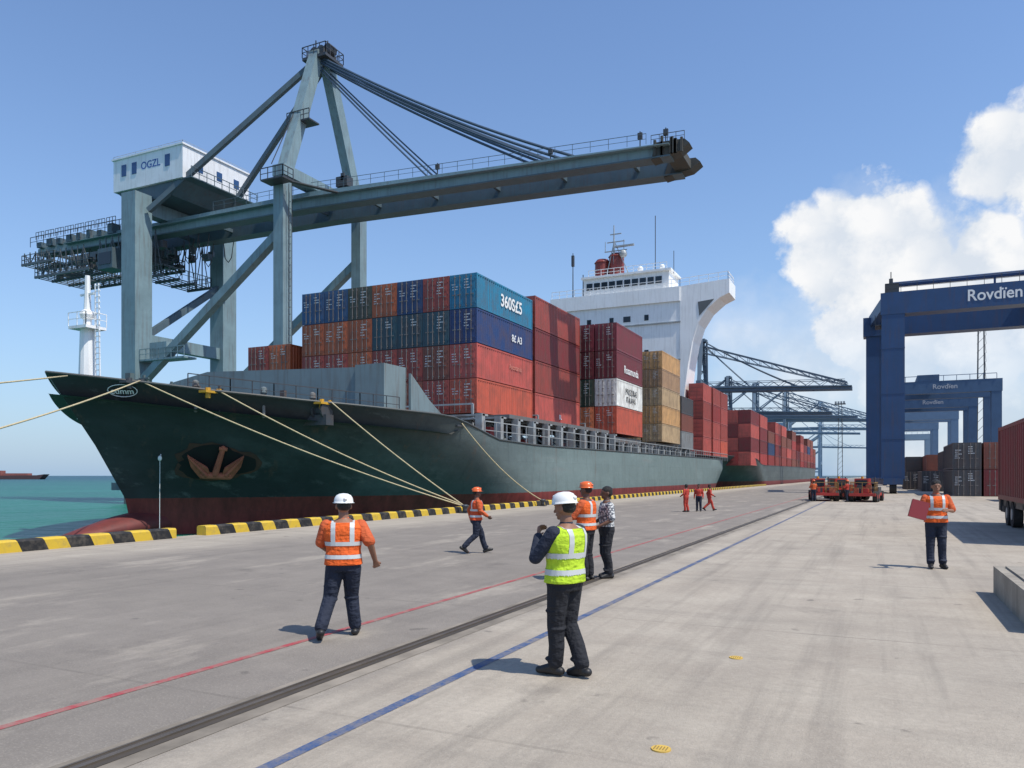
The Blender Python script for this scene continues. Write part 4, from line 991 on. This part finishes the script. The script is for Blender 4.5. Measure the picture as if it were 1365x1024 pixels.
def person(label,x,y,rz,height,pose,out,vox=.007,group=None,bulk=1.06):
    t=empty('person',label,'person',(x,y,0),rz,group); s=height/1.76; t.scale=(s*bulk,s*bulk,s)
    lean=pose.get('lean',(0,0)); drop=pose.get('drop',0); tw=pose.get('twist',0)
    def F(p):
        p=Vector(p); k=max(0,p.z-.9); c_,s_=math.cos(tw*min(1,k/.4)),math.sin(tw*min(1,k/.4))
        q=Vector((p.x*c_-p.y*s_,p.x*s_+p.y*c_,p.z)); q.x+=lean[0]*k; q.y+=lean[1]*k; q.z-=drop; return q
    hy=pose.get('hyaw',0); hp=pose.get('hpitch',0)
    HC=F((0,.0,1.50)); HM_=Matrix.Rotation(hy,3,'Z')@Matrix.Rotation(hp,3,'X')
    def Hd(p): return HC+HM_@(Vector(p)-Vector((0,0,1.50)))
    sh={}; 
    for k,sg in (('L',-1),('R',1)):
        sh[k]=F((sg*.182,0,1.405))
    el={'L':Vector(pose.get('Lel',(-.245,-.03,1.13))),'R':Vector(pose.get('Rel',(.245,-.03,1.13)))}
    wr={'L':Vector(pose.get('Lwr',(-.26,.07,.90))),'R':Vector(pose.get('Rwr',(.26,.07,.90)))}
    hip={'L':F((-.088,0,.90)),'R':F((.088,0,.90))}
    kn={'L':Vector(pose.get('Lkn',(-.10,.02,.49))),'R':Vector(pose.get('Rkn',(.10,.02,.49)))}
    an_={'L':Vector(pose.get('Lan',(-.11,-.02,.095))),'R':Vector(pose.get('Ran',(.11,-.02,.095)))}
    ft={'L':R(pose.get('Lft',(8,0))[0]),'R':R(pose.get('Rft',(-8,0))[0])}; fp={'L':R(pose.get('Lft',(8,0))[1]),'R':R(pose.get('Rft',(-8,0))[1])}
    b=MB(); torso(b,F)
    b.cap(F((0,-.005,1.42)),Hd((0,.0,1.54)),.062,.055)
    b.ell(Hd((0,.0,1.655)),(.076,.094,.104),16,12,HM_); b.ell(Hd((0,.035,1.590)),(.056,.058,.064),14,10,HM_)
    b.ell(Hd((0,.072,1.548)),(.026,.022,.02),10,8,HM_)
    b.cap(Hd((0,.088,1.652)),Hd((0,.112,1.612)),.010,.016,8)
    b.cap(Hd((-.03,.083,1.672)),Hd((.03,.083,1.672)),.012,.012,8)
    b.cap(Hd((-.02,.090,1.578)),Hd((.02,.090,1.578)),.009,.009,8)
    for sg in (-1,1): b.ell(Hd((sg*.079,-.005,1.632)),(.012,.022,.034),8,8,HM_)
    for k,sg in (('L',-1),('R',1)):
        b.cap(sh[k],el[k],.054,.041); b.cap(el[k],wr[k],.041,.027)
        b.ell(F((sg*.15,0,1.40)),(.07,.06,.055))
        d=(wr[k]-el[k]).normalized(); curl=Vector(pose.get(k+'curl',(-sg*.75,.65,0)))
        c_=(curl-d*curl.dot(d)).normalized(); sd=d.cross(c_).normalized()
        pe=wr[k]+d*.085
        for q_ in (-1,-.33,.33,1): b.cap(wr[k]+sd*.016*q_+d*.01,pe+sd*.030*q_,.015,.013,8)
        g=pose.get(k+'grip',.5)
        for q_,ln in ((-1,.062),(-.33,.076),(.33,.080),(1,.070)):
            p0=pe+sd*.031*q_; a1=g*.9; a2=g*1.9
            p1=p0+(d*math.cos(a1)+c_*math.sin(a1))*ln*.5; p2=p1+(d*math.cos(a2)+c_*math.sin(a2))*ln*.5
            b.cap(p0,p1,.0095,.0088,8); b.cap(p1,p2,.0088,.0075,8)
        ts=sd*(1 if pose.get(k+'thumb',1)>0 else -1)
        p0=wr[k]+d*.03+ts*.026; p1=p0+(d*.7+ts*.65+c_*.3).normalized()*.038; p2=p1+(d*.8+ts*.1+c_*.55).normalized()*.032
        b.cap(p0,p1,.013,.011,8); b.cap(p1,p2,.011,.009,8)
        b.cap(hip[k],kn[k],.082,.050); b.cap(kn[k],an_[k],.050,.036)
        fd=Vector((-math.sin(ft[k])*math.cos(fp[k]),math.cos(ft[k])*math.cos(fp[k]),math.sin(fp[k])))
        b.cap(an_[k]-fd*.04-Vector((0,0,.04)),an_[k]+fd*.14-Vector((0,0,.055)),.034,.028)
    body=addmesh(remesh(b,vox,3),'body',out['skin'],t)
    for sg in (-1,1): MB().ell(Hd((sg*.030,.083,1.648)),(.011,.009,.007),8,6,HM_).build('eye',MARKK,body)
    b=MB(); torso(b,F,.018,.8,1.03)
    for k in 'LR':
        b.cap(hip[k]+Vector((0,0,-.02)),kn[k],.106,.078); mid=kn[k].lerp(an_[k],.5)+Vector((0,-.015,0)); b.cap(kn[k],mid,.078,.072); b.cap(mid,an_[k]+(kn[k]-an_[k]).normalized()*.03,.072,.070)
        b.ell(an_[k]+(kn[k]-an_[k])*.16+Vector((0,.02,0)),(.076,.082,.03))
        b.ell(kn[k]+Vector((0,-.01,-.03)),(.084,.084,.035)); b.ell(kn[k].lerp(hip[k],.35)+Vector((0,.01,0)),(.094,.096,.03))
    addmesh(remesh(b,max(vox,.008),3),'trousers',out['trousers'],t)
    for k in 'LR':
        b=MB(); fd=Vector((-math.sin(ft[k])*math.cos(fp[k]),math.cos(ft[k])*math.cos(fp[k]),math.sin(fp[k]))); dn=Vector((0,0,1))-fd*fd.z; dn.normalize()
        b.cap(an_[k]+(kn[k]-an_[k]).normalized()*.06,an_[k]-dn*.02,.05,.05); b.cap(an_[k]-fd*.045-dn*.048,an_[k]+fd*.155-dn*.056,.045,.038); b.cap(an_[k]+fd*.02-dn*.01,an_[k]+fd*.13-dn*.05,.044,.038)
        addmesh(remesh(b,max(vox,.008),2),'boot',out.get('boot',BOOT),t)
    b=MB(); torso(b,F,.014,.9,1.46); b.cap(F((0,-.005,1.42)),F((0,0,1.475)),.068,.066)
    for k,sg in (('L',-1),('R',1)):
        b.ell(F((sg*.15,0,1.40)),(.082,.074,.064))
        if out.get('sleeve','short')=='short': b.cap(sh[k],sh[k].lerp(el[k],.88),.072,.070)
        else: b.cap(sh[k],el[k],.071,.060); b.cap(el[k],wr[k].lerp(el[k],.06),.060,.044)
    addmesh(remesh(b,max(vox,.009),3),'shirt',out['shirt'],t)
    if out.get('vest'):
        b=MB(); torso(b,F,.036,.9,1.47)
        for sg in (-1,1): b.ell(F((sg*.125,0,1.40)),(.075,.088,.066))
        vm=remesh(b,max(vox,.008),4)
        nv=addmesh(vm,'safety_vest',out['vest'],t)
        def band(test,nm):
            vs=[];fs=[];mp={}
            for p in vm.polygons:
                c_=p.center
                if not test(Vector((c_.x-lean[0]*max(0,c_.z+drop-.9),c_.y-lean[1]*max(0,c_.z+drop-.9),c_.z+drop))): continue
                f=[]
                for vi in p.vertices:
                    if vi not in mp: v=vm.vertices[vi]; mp[vi]=len(vs); vs.append(v.co+v.normal*.004)
                    f.append(mp[vi])
                fs.append(tuple(f))
            if fs: o=MB().add(vs,fs).build(nm,REFL,nv,True)
        band(lambda c:1.00<c.z<1.05,'reflective_band'); band(lambda c:1.16<c.z<1.21,'reflective_band')
        band(lambda c:c.z>1.21 and abs(abs(c.x)-.10)<.024,'reflective_strap')
    if out.get('helmet'):
        hm=MB(); n=20; vs=[]; prof=[(.122,.132,1.680),(.104,.118,1.686),(.103,.117,1.71),(.097,.109,1.742),(.078,.09,1.775),(.045,.055,1.794),(.006,.006,1.800)]
        for rx,ry,z in prof:
            for k in range(n):
                a=2*math.pi*k/n; yy=ry*math.sin(a)*(1.25 if (math.sin(a)>0 and rx>.12) else 1); vs.append(Hd((rx*math.cos(a),yy,z)))
        fs=[(i*n+k,i*n+(k+1)%n,(i+1)*n+(k+1)%n,(i+1)*n+k) for i in range(len(prof)-1) for k in range(n)]+[tuple(range(n)),tuple(range(6*n,7*n))]
        hm.add(vs,fs); hm.cap(Hd((0,-.11,1.732)),Hd((0,.10,1.757)),.022,.02,8); hm.build('helmet',out['helmet'],t,True)
    b=MB()
    if out.get('helmet'): b.ell(Hd((0,-.028,1.645)),(.079,.078,.07),16,10,HM_)
    else: b.ell(Hd((0,-.014,1.69)),(.086,.100,.088),16,12,HM_); b.ell(Hd((0,-.04,1.645)),(.082,.072,.09),16,10,HM_)
    addmesh(remesh(b,.009,1),'hair',HAIR,t)
    return t,wr,el
A_=PSI
p1=dict(Lkn=(-.14,.00,.50),Lan=(-.22,-.24,.15),Lft=(10,-26),Rkn=(.08,.11,.50),Ran=(.12,.12,.095),Rft=(-6,3),Rel=(.29,-.08,1.16),Rwr=(.34,.04,.93),Rcurl=(-.3,.8,.2),Rgrip=1.0,Lel=(-.245,.06,1.14),Lwr=(-.16,.24,1.02),lean=(.0,.05),hyaw=R(14),drop=.02)
person('person seen from behind in orange safety vest, white helmet and navy trousers',-6.0,7.75,A_+R(8),1.76,p1,dict(skin=SK,trousers=NAVY,shirt=ORS,vest=ORV,helmet=HELW),.0065,'harbour workers',1.14)
p2=dict(Lel=(-.25,.13,1.16),Lwr=(-.08,.24,1.36),Rel=(.23,.12,1.17),Rwr=(.0,.25,1.20),lean=(0,-.03),Lkn=(-.07,.05,.50),Lan=(-.06,.06,.10),Rkn=(.08,.02,.50),Ran=(.05,-.16,.105),Rft=(-4,-8),Lft=(15,0),hyaw=R(4),hpitch=R(-6),Lcurl=(.6,-.7,.2),Rcurl=(-.4,-.5,.3),Lgrip=.8,Rgrip=1.1)
person('person in lime yellow safety vest and white helmet, hands raised to the chest',-2.84,7.2,A_+R(48),1.80,p2,dict(skin=SK,trousers=BLK,shirt=NAVY,vest=YLV,helmet=HELW,sleeve='long'),.0065,'harbour workers',1.10)
p3=dict(Lel=(-.27,.12,1.16),Lwr=(-.10,.30,1.20),Rel=(.25,.08,1.14),Rwr=(.14,.30,1.12),hyaw=R(-5))
c=at(781,14.7)
person('person in orange vest and orange helmet, mostly hidden behind the lime yellow vest',c.x,c.y,A_+R(60),1.85,p3,dict(skin=SK2,trousers=BLK,shirt=ORS,vest=ORV,helmet=HELO,sleeve='long'),.009,'harbour workers',1.08)
p4=dict(Rel=(.26,.02,1.13),Rwr=(.22,.22,1.02),Lel=(-.25,-.02,1.13),Lwr=(-.22,.2,1.02),Lkn=(-.09,.03,.49),Ran=(.11,-.08,.095))
c=at(808,15.1)
person('bareheaded person in patterned grey shirt and dark trousers, standing beside the rail',c.x,c.y,A_+R(100),1.78,p4,dict(skin=SK2,trousers=BLK,shirt=PAT,sleeve='short'),.009,'harbour workers',1.08)
p5=dict(Lkn=(-.09,.16,.53),Lan=(-.09,.27,.11),Lft=(4,14),Rkn=(.09,-.02,.50),Ran=(.09,-.33,.19),Rft=(-4,-35),Lel=(-.24,-.12,1.15),Lwr=(-.25,-.08,.93),Rel=(.24,.06,1.14),Rwr=(.23,.24,1.0),drop=.03,lean=(0,.04))
person('person in orange jacket and orange helmet walking alone near the striped kerb',-9.35,17.5,A_+R(-75),1.70,p5,dict(skin=SK2,trousers=NAVY,shirt=ORS,vest=DOV,helmet=HELO,sleeve='long'),.009,'harbour workers')
p6=dict(Lel=(-.27,.05,1.15),Lwr=(-.13,.27,1.17),Rel=(.27,.05,1.15),Rwr=(.30,.27,1.10),Rgrip=1.2,Lkn=(-.09,.05,.49),Lan=(-.11,.02,.095),Ran=(.11,.08,.095),hpitch=R(-5))
person('person in orange safety vest holding a dark red folder, standing alone at right',1.1,19.0,A_+R(165),1.90,p6,dict(skin=SK,trousers=NAVY,shirt=ORS,vest=ORV,sleeve='short'),.008,'harbour workers')
M6=Matrix.Translation((1.1,19.0,0))@Matrix.Rotation(A_+R(165),4,'Z')@Matrix.Scale(1.90/1.76,4)
fo=MB(); fo.box(-.17,.15,-.028,.028,-.14,.20); fo.box(-.165,.145,-.022,.022,.20,.215)
fb=fo.build('red_folder',mat('red_folder_cover',(.24,.025,.028),.5,0,.3)); fb.matrix_world=M6@Matrix.Translation((.42,.40,1.15))@Matrix.Rotation(R(-16),4,'Y')@Matrix.Rotation(R(10),4,'X'); tag(fb,'dark red folder held out by the person standing at right','folder')
for i,(px,l,rz,oc) in enumerate(((914,'left of the three distant people',40,0),(931,'middle of the three distant people',160,1),(945,'right of the three distant people',-100,0))):
    c=at(px,42.5+i*.6); pz=[p4,dict(),p5][i]
    person(f'person in red clothing, {l}, on the quay by the hull',c.x,c.y,A_+R(rz),1.52,pz,dict(skin=SK2,trousers=REDS if oc==0 else NAVY,shirt=REDS,sleeve='long'),.012,'distant people in red')
for i,(x,y) in enumerate(((-4.6,64.0),(-2.2,63.6))):
    person(f"small distant person in {['orange','red'][i]} beside the yard tractors, {['left','right'][i]} one",x,y,A_+R(50*i),1.65,p3,dict(skin=SK2,trousers=NAVY,shirt=[ORS,REDS][i],sleeve='long',helmet=HELO),.015,'distant people by the tractors')

# ------------------------------------------------------------------ camera, sun, sky
cam=bpy.data.cameras.new('camera'); co_=bpy.data.objects.new('camera',cam); C.objects.link(co_); scene.camera=co_
co_.location=(0,0,2.0); co_.rotation_euler=(R(90),0,PSI); cam.lens=1030/1365*36; cam.sensor_width=36; cam.shift_y=122/1365; cam.clip_start=.1; cam.clip_end=30000
el_=R(60); az=Vector((.985,-.17,0)).normalized()
sd_=Vector((az.x*math.cos(el_),az.y*math.cos(el_),math.sin(el_)))
sl=bpy.data.lights.new('sun','SUN'); sl.energy=4.5; sl.angle=R(.5); sl.color=(1,.95,.86); so=bpy.data.objects.new('sun',sl); C.objects.link(so); so.rotation_euler=(-sd_).to_track_quat('-Z','Y').to_euler()
wd=bpy.data.worlds.new('World'); scene.world=wd; wd.use_nodes=True; N=wd.node_tree.nodes; L=wd.node_tree.links
bg=N['Background']; out=N['World Output']
sk=N.new('ShaderNodeTexSky'); sk.sky_type='NISHITA'; sk.sun_disc=False; sk.sun_elevation=el_; sk.sun_rotation=math.atan2(az.x,az.y); sk.air_density=1.15; sk.dust_density=.5; sk.ozone_density=2.2
tc=N.new('ShaderNodeTexCoord'); D=tc.outputs['Generated']
sep=N.new('ShaderNodeSeparateXYZ'); L.new(D,sep.inputs[0])
zc=mth(N,L,'MAXIMUM',sep.outputs[2],0.0)
hz=mth(N,L,'MULTIPLY',mth(N,L,'EXPONENT',mth(N,L,'MULTIPLY',zc,-5.5)),.85)
tint=N.new('ShaderNodeMix'); tint.data_type='RGBA'; tint.blend_type='MULTIPLY'; tint.inputs[0].default_value=1; L.new(sk.outputs[0],tint.inputs[6]); tint.inputs[7].default_value=(.90,1.0,1.17,1)
skc=mixc(N,L,hz,tint.outputs[2],(2.3,3.45,5.0))
L.new(skc,bg.inputs[0]); bg.inputs[1].default_value=.148
nz=N.new('ShaderNodeTexNoise'); nz.inputs['Scale'].default_value=8; nz.inputs['Detail'].default_value=8; nz.inputs['Roughness'].default_value=.58; L.new(D,nz.inputs['Vector'])
nw=N.new('ShaderNodeTexNoise'); nw.inputs['Scale'].default_value=24; nw.inputs['Detail'].default_value=7; nw.inputs['Roughness'].default_value=.6; L.new(D,nw.inputs['Vector'])
wv_=N.new('ShaderNodeVectorMath'); wv_.operation='MULTIPLY_ADD'
L.new(nw.outputs[1],wv_.inputs[0]); wv_.inputs[1].default_value=(.07,.07,.07); L.new(D,wv_.inputs[2])
vo=N.new('ShaderNodeTexVoronoi'); vo.inputs['Scale'].default_value=20; L.new(wv_.outputs[0],vo.inputs['Vector'])
puff=mth(N,L,'MULTIPLY_ADD',vo.outputs['Distance'],-.75,.36)
def dirpx(px,py):
    f=Vector((-SP,CP,0)); r_=Vector((CP,SP,0)); return (f+r_*((px-682)/1030)+Vector((0,0,(634-py)/1030))).normalized()
def blobs(lst):
    mask=None
    for (px,py,rad) in lst:
        dn=N.new('ShaderNodeVectorMath'); dn.operation='DISTANCE'; L.new(wv2.outputs[0],dn.inputs[0]); dn.inputs[1].default_value=dirpx(px,py)
        v=mth(N,L,'MULTIPLY_ADD',dn.outputs['Value'],-1/(rad*1.3/1130),1.0)
        mask=v if mask is None else mth(N,L,'MAXIMUM',mask,v)
    return mask
wv2=N.new('ShaderNodeVectorMath'); wv2.operation='MULTIPLY_ADD'; sb=N.new('ShaderNodeVectorMath'); sb.operation='SUBTRACT'; L.new(nz.outputs[1],sb.inputs[0]); sb.inputs[1].default_value=(.5,.5,.5)
L.new(sb.outputs[0],wv2.inputs[0]); wv2.inputs[1].default_value=(.08,.08,.08); L.new(D,wv2.inputs[2])
mask=blobs(((1350,205,62),(1322,228,45),(1085,325,56),(1135,305,62),(1185,305,58),(1225,345,66),(1290,340,68),(1340,380,74),(1115,370,52),(1170,390,76),(1245,415,76),(1320,445,76),(1130,445,62),(1200,480,76),(1280,500,76)))
den=mth(N,L,'ADD',mth(N,L,'MULTIPLY',mask,1.45),mth(N,L,'MULTIPLY_ADD',nw.outputs[0],.9,-.50)); den=mth(N,L,'ADD',den,puff)
al=ramp(N,L,den,.16,.58)
soft=blobs(((1330,450,170),(1200,480,170),(1080,500,130),(1300,540,180)))
sa=mth(N,L,'MULTIPLY',ramp(N,L,mth(N,L,'ADD',soft,mth(N,L,'MULTIPLY_ADD',nz.outputs[0],1.6,-.8)),0,.9),.62)
lowf=ramp(N,L,sep.outputs[2],.08,.20,(.5,.5,.5,1),(1,1,1,1))
al=mth(N,L,'MAXIMUM',mth(N,L,'MULTIPLY',al,lowf),sa)
al=mth(N,L,'MULTIPLY',al,.97)
shv=mth(N,L,'ADD',mth(N,L,'MULTIPLY',puff,.8),mth(N,L,'MULTIPLY',nw.outputs[0],.9))
shade=ramp(N,L,shv,.20,.62,(.74,.80,.88,1),(1,1,1,1))
b2=N.new('ShaderNodeBackground'); L.new(shade,b2.inputs[0]); b2.inputs[1].default_value=.97
mx=N.new('ShaderNodeMixShader'); L.new(al,mx.inputs[0]); L.new(bg.outputs[0],mx.inputs[1]); L.new(b2.outputs[0],mx.inputs[2]); L.new(mx.outputs[0],out.inputs[0])
scene.view_settings.view_transform='Standard'; scene.view_settings.look='None'; scene.view_settings.exposure=0
print('containers',NC[0],'objects',len(bpy.data.objects))
